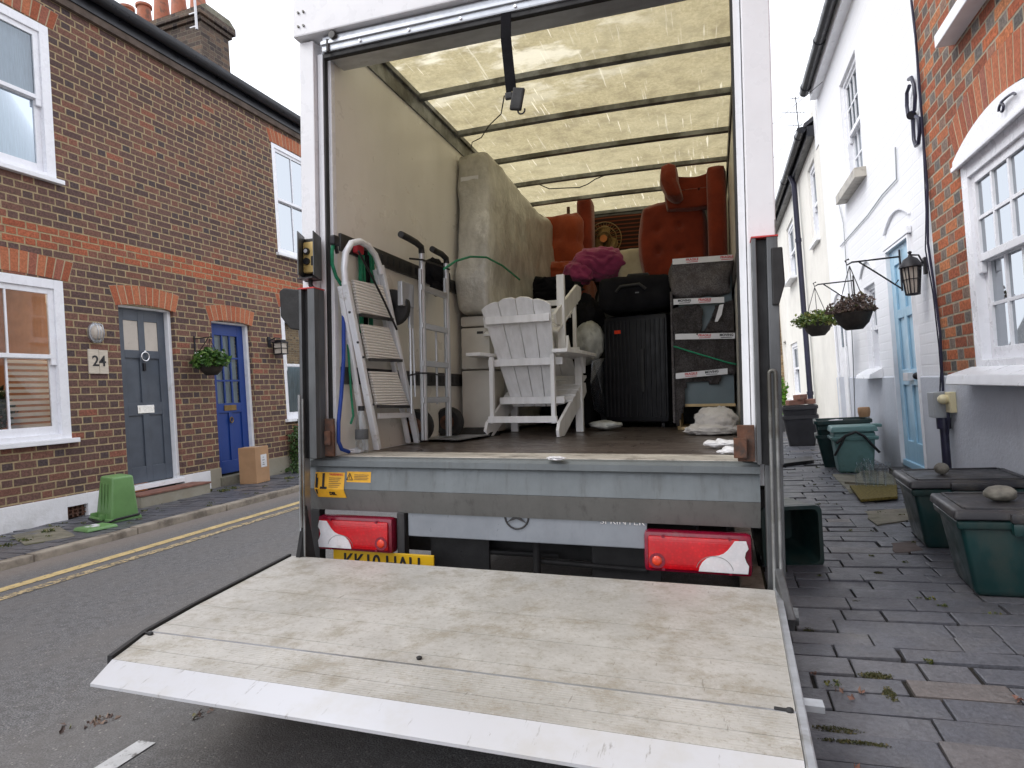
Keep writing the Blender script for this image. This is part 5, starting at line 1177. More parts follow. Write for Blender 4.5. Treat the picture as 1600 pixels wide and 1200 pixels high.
# silver panel, badge and lettering, lamps, number plate, chassis
mb = MB(); mb.box(-1.42, -.285, YR+.02, YR+.04, -.672, -.55, .004); sp_ = vp(mb, 'rear_panel', 'silver_panel')
bc = Vector((-.868, YR+.016, -.556)); mb = MB(); mb.tube([bc+Vector((.056*math.cos(R_(a)), 0, .056*math.sin(R_(a)))) for a in range(0, 360, 12)], .0042, 8, closed=True)
for a in (90, 210, 330):
    e = bc+Vector((.054*math.cos(R_(a)), 0, .054*math.sin(R_(a)))); s_ = Vector((-math.sin(R_(a)), 0, math.cos(R_(a))))*.009; mb.prism([e, bc+s_, bc-s_], (0, -.005, 0))
vp(mb, 'badge', 'black_steel', sp_, smooth=True)
text('SPRINTER', 'lettering', 'chrome', sp_, (-.39, YR+.017, -.560), .036, (1, 0, 0), (0, 0, 1), depth=.001, sx=1.25)
def lamp(x0, x1, z0, z1, mir):
    """combination lamp: dark red rim, red lens, clear S-shaped window"""
    w, h = x1-x0, z1-z0; Y = YR-.035
    mb = MB(); mb.box(x0, x1, Y+.001, Y+.07, z0, z1, .022); L = vp(mb, 'tail_light', 'lens_dark', smooth=True, auto=35)
    U = lambda u, v: (x0+w*(u if mir > 0 else 1-u), z0+h*v)
    mb = MB(); mb.box(x0+w*.045, x1-w*.11 if mir > 0 else x1-w*.045, Y-.010, Y+.005, z0+h*.10, z1-h*.10, .010)
    if mir < 0: pass
    lr = vp(mb, 'red_lens', 'lens_red', L, smooth=True, auto=35)
    pts = [(.515, .11), (.525, .22), (.55, .33), (.59, .43), (.64, .49), (.70, .50), (.745, .55), (.785, .64), (.815, .76), (.845, .87), (.945, .88), (.965, .70), (.935, .62), (.925, .5), (.94, .38), (.965, .30), (.955, .11)]
    mb = MB(); mb.prism([(U(u, v)[0], Y-.0105, U(u, v)[1]) for u, v in pts], (0, -.005, 0), .0015); cl_ = vp(mb, 'clear_lens', 'lens_white', L); q = U(.66, .13); mb = MB(); mb.tube([(q[0]+h*.42*math.cos(R_(a)), Y-.016, q[1]+h*.36*math.sin(R_(a))) for a in range(8, 173, 8)], .0012, 5); vp(mb, 'lens_ring', 'alu_dull', L)
    c = U(.13, .30); mb = MB(); mb.cyl((c[0], Y-.0125, c[1]), (c[0], Y-.009, c[1]), h*.19, 20); vp(mb, 'reflector', 'lens_dark', L); mb = MB(); mb.blob((c[0], Y-.012, c[1]), (h*.12, .006, h*.12), 0, 1, 3); vp(mb, 'bulb', 'lens_orange', L, smooth=True)
    mb = MB()
    for u, v in ((.19, .90), (.19, .10), (.80, .91), (.80, .09)): q = U(u, v); mb.cyl((q[0], Y-.013, q[1]), (q[0], Y-.008, q[1]), .0065, 12)
    c2 = U(.71, .13)
    vps(mb, 'lamp_screw', 'lens_dark', L); return L
lamp(-1.895, -1.478, -.752, -.582, -1); lamp(-.296, .132, -.752, -.582, 1)
mb = MB(); mb.box(-1.47, -1.43, YR, YR+.05, -.78, -.56, .004); mb.box(-1.965, -1.905, YR-.0, YR+.05, -.9, -.56, .004); vps(mb, 'lamp_bracket', 'black_steel')
mb = MB(); mb.box(-1.825, -1.275, YR-.005, YR+.005, -.865, -.752, .004); npl = vp(mb, 'number_plate', 'plate_yellow')
text('KK10 HAU', 'plate_lettering', 'print_black', npl, (-1.555, YR-.0065, -.808), .105, (1, 0, 0), (0, 0, 1), bold=.0015, sx=.86)
mb = MB()
for x in (-1.32, -.55): mb.box(x-.04, x+.04, YR+.1, 8.8, -.66, -.55)
for y in (3.1, 3.9, 4.9, 6.0, 7.0): mb.box(-1.4, -.4, y, y+.07, -.62, -.56)
mb.box(-1.7, .1, YR+.25, YR+.33, -.80, -.72, .004); mb.cyl((-.80, YR+.1, -.60), (-.80, YR+.1, -.86), .018, 10); mb.cyl((-.80, YR+.12, -.78), (-.30, YR+.12, -.79), .012, 8); mb.cyl((-1.2, YR+.15, -.76), (-.72, YR+.2, -.77), .012, 8)
mb.tube([(-1.45, 3.5, -.62), (-1.30, 3.3, -.75), (-.2, 3.2, -.80)], .02, 8); mb.box(-.75, -.1, 3.3, 3.75, -.84, -.68, .01)
vp(mb, 'chassis', 'chassis')
mb = MB(); mb.box(-1.93, .24, YR+.08, YB, FL-.20, FL-.125); vp(mb, 'floor_frame', 'chassis')
mb = MB(); mb.box(-1.36, -1.05, YR+.14, YR+.16, -.96, -.67, .004); mb.box(-.55, -.24, YR+.14, YR+.16, -.96, -.67, .004); vps(mb, 'mudflap', 'rubber')
for x, y in ((-1.62, 4.2), (-.05, 4.2), (-1.62, 8.1), (-.05, 8.1)):
    R0 = .33; t = VAN; mb = MB(); cxl = x; zc = -1.09+.045*(-x)+R0+.055+.017*y
    mb.lathe([(.20, -.11), (R0-.03, -.12), (R0, -.10), (R0, .10), (R0-.03, .12), (.20, .11)], (x, y, zc), 'x', 32); wh = vp(mb, 'wheel', 'rubber', smooth=True)
    mb = MB(); mb.lathe([(.20, -.10), (.19, -.02), (.06, .0), (.19, .02), (.20, .10)], (x, y, zc), 'x', 24); vp(mb, 'rim', 'alu', wh, smooth=True)
# cab in front of the box
mb = MB(); prof = [(YB+.08, -.62), (YB+.08, 1.35), (YB+.5, 1.35), (YB+1.15, .55), (YB+1.75, .30), (YB+1.85, -.1), (YB+1.85, -.62)]
mb.prism([(-1.85, y, z) for y, z in prof], (2.0, 0, 0), .04); cab = vp(mb, 'cab', 'van_cab', smooth=True, auto=35)
mb = MB()
for x in (-1.853, .151): mb.prism([(x, YB+.3, .55), (x, YB+.3, 1.15), (x, YB+.55, 1.15), (x, YB+1.0, .58)], (.002, 0, 0))
vp(mb, 'window', 'rubber', cab)
# tail lift platform
def pe(px, py, z): return tp(px, py, z=z)
PZt = -.760; th = .032
outline = [(-1.965, 2.56), (-1.845, 1.83), (-1.793, 1.60), (-1.70, 1.405), (.163, 1.405), (.163, 1.60), (.20, 2.56)]
mb = MB(); segs = [2.56, 2.066, 1.865, 1.678, 1.602, 1.486, 1.405]
def xl(y):
    P = [(2.56, -1.965), (1.83, -1.845), (1.60, -1.793), (1.405, -1.715), (1.303, -1.675)]
    for (ya, xa), (yb, xb) in zip(P, P[1:]):
        if yb <= y <= ya: return xa+(xb-xa)*(ya-y)/(ya-yb)
    return P[-1][1]
PO = thing('tail_lift', 'lowered aluminium tail lift platform, scuffed and muddy with a bright scraped front edge', 'tail lift', (-.9, 2.56, PZt), fr='T')
PLAT = bpy.data.objects.new('tail_lift_platform', None)
col.objects.remove if False else None
bpy.data.objects.remove(PLAT); bpy.data.objects.remove(PO)
ORG['plat'] = Vector((-.9, 2.56, PZt))
for a, b in zip(segs, segs[1:]):
    ya, yb = a-.0012, b+.0012; nsub = 1
    if a == 1.678: pass
    dz = .003 if (a == 1.602) else 0
    mb.prism([(xl(ya), ya, PZt+dz), (.2-.037*(2.56-ya)/1.0, ya, PZt+dz), (.2-.037*(2.56-yb)/1.0, yb, PZt), (xl(yb), yb, PZt)], (0, 0, -th))
pf = mb.build('lift_platform', 'platform', VAN)
for v in pf.data.vertices: pass
mb = MB(); mb.prism([(xl(1.403)+.0, 1.403, PZt+.0005), (.157, 1.403, PZt+.0005), (.153, 1.303, PZt-.022), (-1.675, 1.303, PZt-.022)], (0, 0, -.008)); vp(mb, 'ramp_edge', 'ramp_edge', pf)
mb = MB(); L_ = [(xl(y)-.012, y, PZt-.008) for y in (2.56, 2.3, 2.0, 1.83, 1.60, 1.405)]
for A, B in zip(L_, L_[1:]): mb.bar(A, B, .014, .034)
vp(mb, 'edge_seal', 'rubber', pf)
mb = MB(); mb.box(xl(1.6), .165, 1.596, 1.604, PZt+.0005, PZt+.0035); mb.build('ridge', 'alu', pf)
mb = MB(); mb.bar((.212, 2.56, PZt-.012), (.166, 1.30, PZt-.018), .022, .042, bev=.004); mb.box(.175, .235, 1.66, 1.70, PZt-.02, PZt-.005); vp(mb, 'side_rail', 'alu', pf)
mb = MB(); mb.box(-1.65, .12, 1.62, 2.50, PZt-.075, PZt-th-.002); vp(mb, 'platform_frame', 'chassis', pf)
mb = MB(); kx = tp(655, 1030, z=PZt); mb.lathe([(.007, 0), (.009, .006), (.004, .009)], (kx.x, kx.y, PZt), n=14)
for px, py in ((1225, 1112), (232, 992)): q = tp(px, py, z=PZt); mb.bar((q.x-.022, q.y, PZt+.005), (q.x+.012, q.y-.003, PZt+.005), .008, .009, bev=.003); mb.blob((q.x+.012, q.y-.003, PZt+.006), (.010, .008, .008), .1, 2, 2)
vps(mb, 'latch', 'rubber', pf)
mb = MB(); mb.prism([(-1.925, YR-.10, -.52), (-1.925, YR-.16, -.76), (-2.03, YR-.20, -.84), (-2.03, YR-.23, -.88), (-1.90, YR-.15, -.84), (-1.88, YR-.08, -.84)], (.02, 0, 0), .003); mb.bar((-2.06, 2.44, -.83), (-1.97, 2.56, -.765), .03, .03, bev=.004); mb.bar((-2.09, 2.38, -.86), (-1.98, 2.55, -.78), .018, .014); vp(mb, 'lift_arm', 'chassis')
mb = MB(); mb.bar((.215, YR-.13, -.70), (.235, 2.36, -.82), .03, .06, bev=.006); mb.cyl((.225, 2.40, -.80), (.262, 2.40, -.80), .030, 18); vp(mb, 'lift_arm', 'grey_steel')

# ---------------------------------------------------------------- things inside and on the van
def cthing(name, lab, cat, o, group=None): return thing(name, lab, cat, o, group, fr='T')
def single(mb, name, m, lab, cat, o, group=None, **k):
    ob = mb.build(name, m, origin=o, fr='T', **k); return tag(ob, lab, cat, group)
# pull strap hanging from the door track
st_ = cthing('pull_strap', 'black webbing pull strap with buckle hanging from the open door', 'strap', (-.84, YR-.02, 1.70))
mb = MB(); sp = [(-.845, 1.715), (-.848, 1.60), (-.840, 1.50), (-.833, 1.42), (-.828, 1.355)]
for (xa, za), (xb, zb) in zip(sp, sp[1:]): mb.bar((xa, YR-.058, za), (xb, YR-.058, zb), .048 if za > 1.4 else .036, .004, (0, 1, 0))
mb.build('webbing', 'black_cloth', st_)
mb = MB(); mb.obox((-.80, YR-.06, 1.315), (.055, .02, .10), Matrix.Rotation(R_(12), 3, 'Y'), .008); mb.tube(arc((-.782, YR-.06, 1.262), .016, 180, 380, 8), .004, 6); mb.obox((-.838, YR-.06, 1.335), (.035, .018, .03), None, .005); mb.build('buckle', 'rubber', st_)
single(MB().tube([tp(788, 150, y=2.85), tp(783, 178, y=3.2), tp(765, 195, y=3.6), tp(752, 215, y=3.9), tp(738, 222, y=4.2), tp(735, 235, y=4.4)], .0035, 5), 'loose_wire', 'iron', 'loose dark wire dangling under the roof behind the strap', 'wire', tp(788, 150, y=2.85))
single(MB().tube([tp(x, y, y=5.65) for x, y in ((842, 288), (858, 295), (878, 294), (905, 293), (918, 288), (930, 280), (945, 274))], .005, 5), 'loose_wire', 'iron', 'loose dark wire looping under the far roof sheets', 'wire', tp(900, 290, y=6))
# step ladder folded against the left lining
LX = -1.735
def lp(px, py, x=LX): return tp(px, py, x=x)
ld_ = cthing('step_ladder', 'white three step ladder folded flat against the van lining', 'ladder', lp(620, 695))
Lb, Rb = lp(590, 694), lp(652, 686); Lb.z = Rb.z = FL+.01; Lt, Rt = lp(540, 440), lp(594, 415)
mb = MB(); mb.bar(Lb, Lt, .030, .036, (1, 0, 0), .005); vp(mb, 'rail', 'ladder_white', ld_); mb = MB(); mb.bar(Rb, Rt, .030, .036, (1, 0, 0), .005); vp(mb, 'rail', 'ladder_white', ld_)
Lb2 = Lb+Vector((-.04, -.05, .0)); mb = MB(); mb.bar(Lb2, Lt+Vector((-.03, 0, -.02)), .022, .026, (1, 0, 0), .004); mb.bar(Rb+Vector((-.04, -.04, 0)), Rt+Vector((-.03, 0, -.02)), .022, .026, (1, 0, 0), .004); vp(mb, 'rear_rail', 'ladder_white', ld_)
hoop = [lp(*p) for p in ((540, 445), (538, 420), (540, 395), (549, 380), (562, 377), (575, 384), (586, 398), (592, 414), (595, 428))]
vp(MB().tube(hoop, .017, 10), 'hoop', 'ladder_white', ld_, smooth=True)
for (a, b, c, d) in (((553, 437), (598, 446), (612, 498), (562, 490)), ((566, 506), (608, 512), (626, 562), (577, 560)), ((579, 580), (621, 582), (640, 634), (590, 633))):
    P = [lp(*q, x=LX+.012) for q in (a, b, c, d)]; mb = MB(); mb.prism(P, (-.018, 0, 0), .003); sp2 = vp(mb, 'step', 'ladder_step', ld_)
    mb = MB(); mb.bar(P[3]+Vector((.004, 0, -.006)), P[2]+Vector((.004, 0, -.006)), .02, .016); vp(mb, 'step_edge', 'black_steel', sp2)
mb = MB(); mb.bar(lp(591, 650), lp(640, 648), .012, .03); vp(mb, 'cross_bar', 'ladder_white', ld_)
mb = MB()
for px, py in ((545, 488), (558, 535), (567, 558), (583, 632), (597, 399), (606, 500)): q = lp(px, py, x=LX+.02); mb.cyl(q, q+Vector((.008, 0, 0)), .006, 8)
vps(mb, 'rivet', 'black_steel', ld_)
# sack truck
sk = cthing('sack_truck', 'silver aluminium sack truck with black curved hand grips strapped to the left wall', 'sack truck', (-1.62, 3.7, FL))
SX = -1.64
def sp_(px, py, x=SX): return tp(px, py, x=x)
for (tx, bx__, hx) in (((659, 395), (651, 672), ((659, 396), (658, 386), (650, 379), (638, 372), (626, 366))), ((697, 412), (694, 668), ((698, 414), (697, 404), (690, 397), (682, 393), (675, 389)))):
    a, b = sp_(*tx), sp_(*bx__); b.z = FL+.03; b.y = a.y; mb = MB().tube([a, b], .018, 12); vp(mb, 'upright_tube', 'truck_alu', sk, smooth=True)
    mb = MB(); mb.bar(a+Vector((.0, -.028, -.10)), b+Vector((0, -.028, 0)), .022, .016, (1, 0, 0), .003); vp(mb, 'side_rail', 'truck_alu', sk)
    vp(MB().tube([sp_(*p) for p in hx], .019, 12), 'hand_grip', 'rubber', sk, smooth=True)
ya, yb_ = sp_(659, 395).y, sp_(697, 412).y
for py in (455, 512, 569, 625): z = sp_(675, py).z; mb = MB().box(SX-.012, SX+.012, ya-.03, yb_, z-.018, z+.018, .004); vp(mb, 'cross_bar', 'truck_alu', sk)
mb = MB(); mb.box(SX-.05, SX-.035, ya-.10, ya-.05, .40, .62, .003); mb.cyl((SX-.04, ya-.09, .42), (SX-.04, ya-.09, -.1), .008, 8); mb.cyl((SX-.04, ya-.06, .42), (SX-.035, ya-.05, .0), .007, 8); mb.cyl((SX-.04, yb_-.09, .42), (SX-.04, yb_-.09, -.05), .008, 8); mb.box(SX-.06, SX-.03, ya-.2, ya-.05, .52, .66, .004); vps(mb, 'folding_bracket', 'truck_alu', sk)
mb = MB(); mb.prism([Vector((p.x, p.y, FL+.012)) for p in (tp(655, 689, z=FL), tp(715, 691, z=FL), tp(765, 683, z=FL), tp(700, 680, z=FL))], (0, 0, .006)); vp(mb, 'toe_plate', 'alu', sk)
for y in (ya+.12, yb_+.25):
    mb = MB().lathe([(.05, -.035), (.09, -.045), (.105, -.02), (.105, .02), (.09, .045), (.05, .035)], (SX-.11, y, FL+.108), 'y', 24); wh = vp(mb, 'wheel', 'rubber', sk, smooth=True); mb = MB().lathe([(.052, -.03), (.05, -.045), (.02, -.05), (.02, .05), (.05, .03)], (SX-.11, y, FL+.108), 'y', 20); vp(mb, 'rim', 'rust', wh, smooth=True)
# coils, straps, ropes on the rail
mb = MB().lathe([(.09, -.03), (.105, -.02), (.105, .02), (.09, .03), (.04, .03), (.04, -.03)], (-1.765, 3.24, .52), 'y', 24); single(mb, 'small_wheel', 'rubber', 'small black wheel hanging on the lining between ladder and sack truck', 'wheel', (-1.765, 3.24, .52), smooth=True)
def rope(lab, pts, r, m, x=-1.775, cat='rope', nm='rope', g=None):
    P = [tp(*p, x=x) for p in pts]; return single(MB().tube(P, r, 8), nm, m, lab, cat, P[0], g, smooth=True)
rope('green rope looping down from the first rail hook by the doorway', [(522, 372), (519, 392), (519, 412), (525, 432), (534, 446)], .009, 'green_rope')
rope('blue strap hanging down the lining to the floor beside the doorway', [(535, 452), (537, 500), (537, 560), (533, 620), (529, 660), (529, 690), (534, 702), (545, 706)], .010, 'blue_hose', nm='ratchet_strap', cat='strap')
rope('thin green rope hanging behind the lower ladder steps', [(541, 500), (545, 560), (549, 620), (552, 650), (548, 662)], .006, 'green_rope')
rope('green rope stretched across to the wrapped mattress', [(694, 420), (712, 408), (735, 401), (760, 402), (785, 415), (812, 437)], .007, 'green_rope', x=-1.46)
for i, (a, m, lb2) in enumerate(((563, 'green_rope', 'green strap bundle hooked on the rail behind the ladder'), (570, 'black_cloth', 'black strap hanging from the rail behind the ladder'), (578, 'green_rope', 'second green strap bundle behind the ladder hoop'))):
    mb = MB(); q, r0 = tp(a, 392, x=-1.785), tp(a+2, 520, x=-1.785); mb.bar(q, r0, .02, .012); mb.bar(q+Vector((0, .02, -.02)), r0+Vector((0, .04, .15)), .02, .012); single(mb, 'ratchet_strap', m, lb2, 'strap', q)
mb = MB(); q = tp(560, 388, x=-1.775); mb.obox(q, (.03, .07, .06), None, .01); single(mb, 'strap_buckle', 'red_web', 'red webbing buckle on the rail inside the ladder hoop', 'buckle', q)
mb = MB(); q = tp(523, 376, x=-1.77); mb.obox(q, (.03, .05, .05), None, .008); mb.tube([q, q+Vector((0, .02, -.06))], .01, 6); single(mb, 'strap_buckle', 'iron', 'dark metal hook on the rail just inside the doorway', 'buckle', q)
single(MB().tube([tp(560, 392, x=-1.70), tp(585, 440, x=-1.70), tp(600, 470, x=-1.70), tp(620, 515, x=-1.70)], .006, 6), 'bungee_cord', 'iron', 'dark bungee cord running down over the ladder steps', 'cord', tp(560, 392, x=-1.7))
single(MB().tube([tp(640, 404, x=-1.66), tp(660, 406, x=-1.62), tp(690, 416, x=-1.62), tp(702, 421, x=-1.62)], .006, 6), 'bungee_cord', 'iron', 'dark bungee cord round the sack truck handles', 'cord', tp(640, 404, x=-1.66))
single(MB().tube([tp(637, 587, x=-1.66), tp(655, 583, x=-1.61), tp(672, 583, x=-1.61), tp(700, 589, x=-1.66)], .005, 6), 'bungee_cord', 'iron', 'dark cord tied low across the sack truck', 'cord', tp(637, 587, x=-1.66))
mb = MB(); q = tp(683, 430, x=-1.72); mb.blob(q, (.06, .16, .10), .3, 3, 3); mb.blob(q+Vector((.02, -.05, -.10)), (.04, .08, .05), .2, 3, 3); single(mb, 'strap_bundle', 'black_cloth', 'black bundle of straps hung behind the sack truck handle', 'strap', q, smooth=True)
bo = cthing('plastic_bottle', 'clear plastic drinks bottle with dark cap standing just inside the doorway', 'bottle', tp(541, 700, z=FL))
q = tp(541, 699, z=FL); q = Vector((-1.74, 2.84, FL)); mb = MB().lathe([(.028, 0), (.034, .01), (.034, .05), (.031, .06), (.034, .07), (.034, .16), (.022, .20), (.014, .215), (.014, .225)], q, n=18); mb.build('bottle_body', 'glass_clear', bo, smooth=True)
MB().lathe([(.017, 0), (.017, .025)], q+Vector((0, 0, .222)), n=14).build('cap', 'print_black', bo); MB().lathe([(.0345, 0), (.0345, .05)], q+Vector((0, 0, .075)), n=18).build('bottle_label', 'room_dark', bo)
for (px, py, s, lb2, bz) in ((552, 706, .035, 'crumpled white tissue at the foot of the blue strap', 3), (868, 716, .025, 'scrap of white and red tape stuck on the sill', 8)):
    q = tp(px, py, z=FL+.008); single(MB().blob(q, (s*1.5, s, .008 if s < .03 else .02), .5, 2, 3, seed=bz), 'paper_scrap', 'paper', lb2, 'paper', q)
# tall cream cabinet
cr = cthing('storage_cabinet', 'tall cream storage box with a lid seam beside the white chairs', 'cabinet', (-1.6, 4.3, FL))
x0, x1, y0, y1 = -1.775, -1.545, 4.28, 4.62
for z0, z1 in ((FL+.01, .185), (.19, .50), (.506, .585)): mb = MB().box(x0, x1, y0, y1, z0, z1, .022); vp(mb, 'cabinet_section', 'cream_plastic', cr, smooth=True, auto=30)
MB().box(x1-.10, x1-.05, y0-.002, y0+.01, .45, .47, .004).build('handle_slot', 'print_black', cr)
# mattress in plastic
mt_ = cthing('wrapped_mattress', 'upright mattress in dusty plastic wrap leaning along the left wall', 'mattress', (-1.65, 5.2, FL))
mb = MB(); bm2 = bmesh.new(); NX, NY, NZ = 6, 40, 40
def softbox(x0, x1, y0, y1, z0, z1, amp, fr_, seed, rd=.06, n=(8, 24, 28), fn=None):
    t = MB(); bmesh.ops.create_cube(t.bm, size=2); 
    bmesh.ops.subdivide_edges(t.bm, edges=t.bm.edges[:], cuts=18, use_grid_fill=True)
    c = Vector(((x0+x1)/2, (y0+y1)/2, (z0+z1)/2)); h = Vector(((x1-x0)/2, (y1-y0)/2, (z1-z0)/2)); so = Vector((seed*3.7, seed*9.1, 0))
    for v in t.bm.verts:
        p = Vector((v.co.x*h.x, v.co.y*h.y, v.co.z*h.z)); r = min(rd, min(h)*.9); inner = Vector([max(-(h[i]-r), min(h[i]-r, p[i])) for i in range(3)]); d = p-inner
        if d.length > 1e-6: p = inner+d.normalized()*r
        nz = mnoise.noise(p*fr_+so)+.5*mnoise.noise(p*fr_*2.4+so); nn = d.normalized() if d.length > 1e-6 else Vector((0, 0, 1))
        p = p+nn*amp*nz; q = c+p
        if fn: q = fn(q)
        v.co = q
    return t
t = softbox(-1.79, -1.51, 4.21, 6.3, .595, 1.80, .022, 4, 2, .06, fn=lambda q: Vector((q.x-.06*max(0, (q.z-1.2)), q.y+.16*max(0, q.z-.9), q.z+(.04*math.sin(q.y*2) if q.z > 1 else 0))))
vp(t, 'mattress', 'wrap', mt_, smooth=True, auto=180)
mb = MB(); mb.box(-1.76, -1.62, 4.305, 4.33, 1.60, 1.63); mb.build('tape_label', 'label_white', mt_)
mb = softbox(-1.79, -1.53, 4.66, 6.3, FL+.01, .59, .015, 4, 12, .05); single(mb, 'bed_base', 'wrap', 'low dusty bed base under the upright mattress behind the cream cabinet', 'bed base', (-1.65, 5.2, FL), smooth=True, auto=180)
# adirondack chairs
def adirondack(name, lab, origin, flip=False, dy=0):
    t = thing(name, lab, 'chair', (0, 0, 0), 'white slatted garden chairs', fr='T')
    W = .262
    for s in (-1, 1):
        mb = MB(); x = s*W; prof = [(0, 0), (-.015, .045), (.02, .10), (.62, .37), (.74, .37), (.76, .30), (.70, .265), (.12, .0)]
        mb.prism([(x-.011, y, z) for y, z in prof], (.022, 0, 0), .003); vp(mb, 'side_board', 'chair_white', t)
        mb = MB(); mb.box(x-.028+s*.0, x+.028, .56, .595, 0, .56, .003); vp(mb, 'front_leg', 'chair_white', t)
        mb = MB(); mb.box(x-s*.038-.014, x-s*.038+.014, .02, .055, .09, .555, .003); vp(mb, 'rear_post', 'chair_white', t)
        mb = MB(); a0, a1 = sorted((x-s*.03, x+s*.13)); mb.prism([(a0+.02, -.07, .562), (a1-.035, -.07, .562), (a1, .2, .562), (a1, .60, .562), (a1-.03, .66, .562), (a0+.02, .66, .562), (a0, .60, .562), (a0, .1, .562)], (0, 0, .024), .004); vp(mb, 'arm', 'chair_white', t)
        mb = MB(); c0, c1 = sorted((x+s*.03, x+s*.05)); mb.prism([(c0, .50, .56), (c0, .60, .56), (c0, .58, .44)], (c1-c0, 0, 0)); vp(mb, 'arm_bracket', 'chair_white', t)
    N = 4
    for i in range(N):
        u = (i-(N-1)/2)/((N-1)/2); xb, xt = u*.128, u*.188; wb, wt = .040, .058
        yb_, yt = .30, -.07; zb_ = .20; zf = lambda x: .945-.95*x*x; wt = .0605
        ax = [xt+wt*k for k in (1, .5, 0, -.5, -1)]
        mb = MB(); mb.prism([(xb-wb, yb_, zb_), (xb+wb, yb_, zb_)]+[(x, yt, zf(x)-(.010 if x in (ax[0], ax[-1]) else 0)) for x in ax], (0, .018, .007), .002); vp(mb, 'back_slat', 'chair_white', t)
    def ybk(z): return .30+(-.37)*(z-.20)/.745
    for z, hw in ((.80, .232), (.515, .275), (.245, .245)): mb = MB(); y = ybk(z)-.026; mb.box(-hw, hw, y-.024, y, z-.025, z+.025, .003); vp(mb, 'back_rail', 'chair_white', t)
    mb = MB(); mb.box(-.25, .25, .015, .04, .095, .14, .003); vp(mb, 'stretcher', 'chair_white', t)
    for i in range(5):
        y = .30+i*.088; z = .105+.44*(y-.02)+.022; mb = MB().obox((0, y+.05, z), (.56, .078, .018), Matrix.Rotation(math.atan(.44), 3, 'X'), .003); vp(mb, 'seat_slat', 'chair_white', t)
    return t
ch1 = adirondack('garden_chair', 'white slatted garden chair standing upright on the van floor with its back to us', None)
ch1.matrix_world = TW @ Matrix.Translation((-1.255, 4.07, FL)) @ Matrix.Rotation(R_(-3), 4, 'Z')
ch2 = copy_tree(ch1); ch2['label'] = 'white slatted garden chair stacked upside down on the upright one'
ch2.matrix_world = TW @ Matrix.Translation((-1.27, 4.96, .855)) @ Matrix.Rotation(R_(-2), 4, 'Z') @ Matrix.Rotation(math.pi, 4, 'X')
# suitcase and holdall
su = cthing('suitcase', 'large black ribbed hard shell suitcase standing on its wheels', 'suitcase', (-.6, 5.4, FL))
rs = Matrix.Rotation(R_(-12), 3, 'Z'); sc_ = Vector((-.58, 5.40, .195)); Wd, Dp, Ht = .56, .34, .90
mb = MB(); mb.obox(sc_, (Wd, Dp, Ht), rs, .05); su_b = vp(mb, 'shell', 'suit_black', su, smooth=True, auto=35)
for hx0, hx1 in ((-.25, -.045), (.015, .25)):
    mb = MB(); k = 7
    for i in range(k): x = hx0+(hx1-hx0)*i/(k-1); mb.obox(sc_+rs @ Vector((x, -Dp/2-.004, 0)), (.014, .016, Ht-.10), rs, .004)
    vp(mb, 'rib_panel', 'suit_black', su_b)
mb = MB(); mb.obox(sc_+rs @ Vector((.07, -Dp/2-.012, -.02)), (.03, .02, .36), rs, .008); vp(mb, 'carry_handle', 'rubber', su)
mb = MB(); mb.obox(sc_+rs @ Vector((-.14, -Dp/2-.014, .31)), (.055, .004, .03), rs); vp(mb, 'badge', 'lens_orange', su)
for sx in (-1, 1):
    for sy in (-1, 1): q = sc_+rs @ Vector((sx*.21, sy*.11, -Ht/2-.018)); vp(MB().cyl(q+Vector((-.012, 0, 0)), q+Vector((.012, 0, 0)), .026, 14), 'wheel', 'rubber', su)
hb = cthing('holdall', 'black soft holdall lying on top of the suitcase', 'bag', (-.6, 5.35, .70))
vp(softbox(-.90, -.30, 5.12, 5.55, .67, .95, .02, 5, 4, .07), 'bag_body', 'black_cloth', hb, smooth=True, auto=180)
vp(MB().tube([(-.74, 5.11, .82), (-.70, 5.09, .86), (-.55, 5.09, .87), (-.50, 5.11, .83)], .012, 8), 'bag_handle', 'rubber', hb, smooth=True); vp(MB().tube([(-.68, 5.3, .95), (-.66, 5.3, .985), (-.50, 5.3, .985), (-.48, 5.3, .95)], .012, 8), 'bag_handle', 'rubber', hb, smooth=True)
MB().box(-.585, -.555, 5.108, 5.115, .80, .81).build('badge', 'grey_steel', hb)
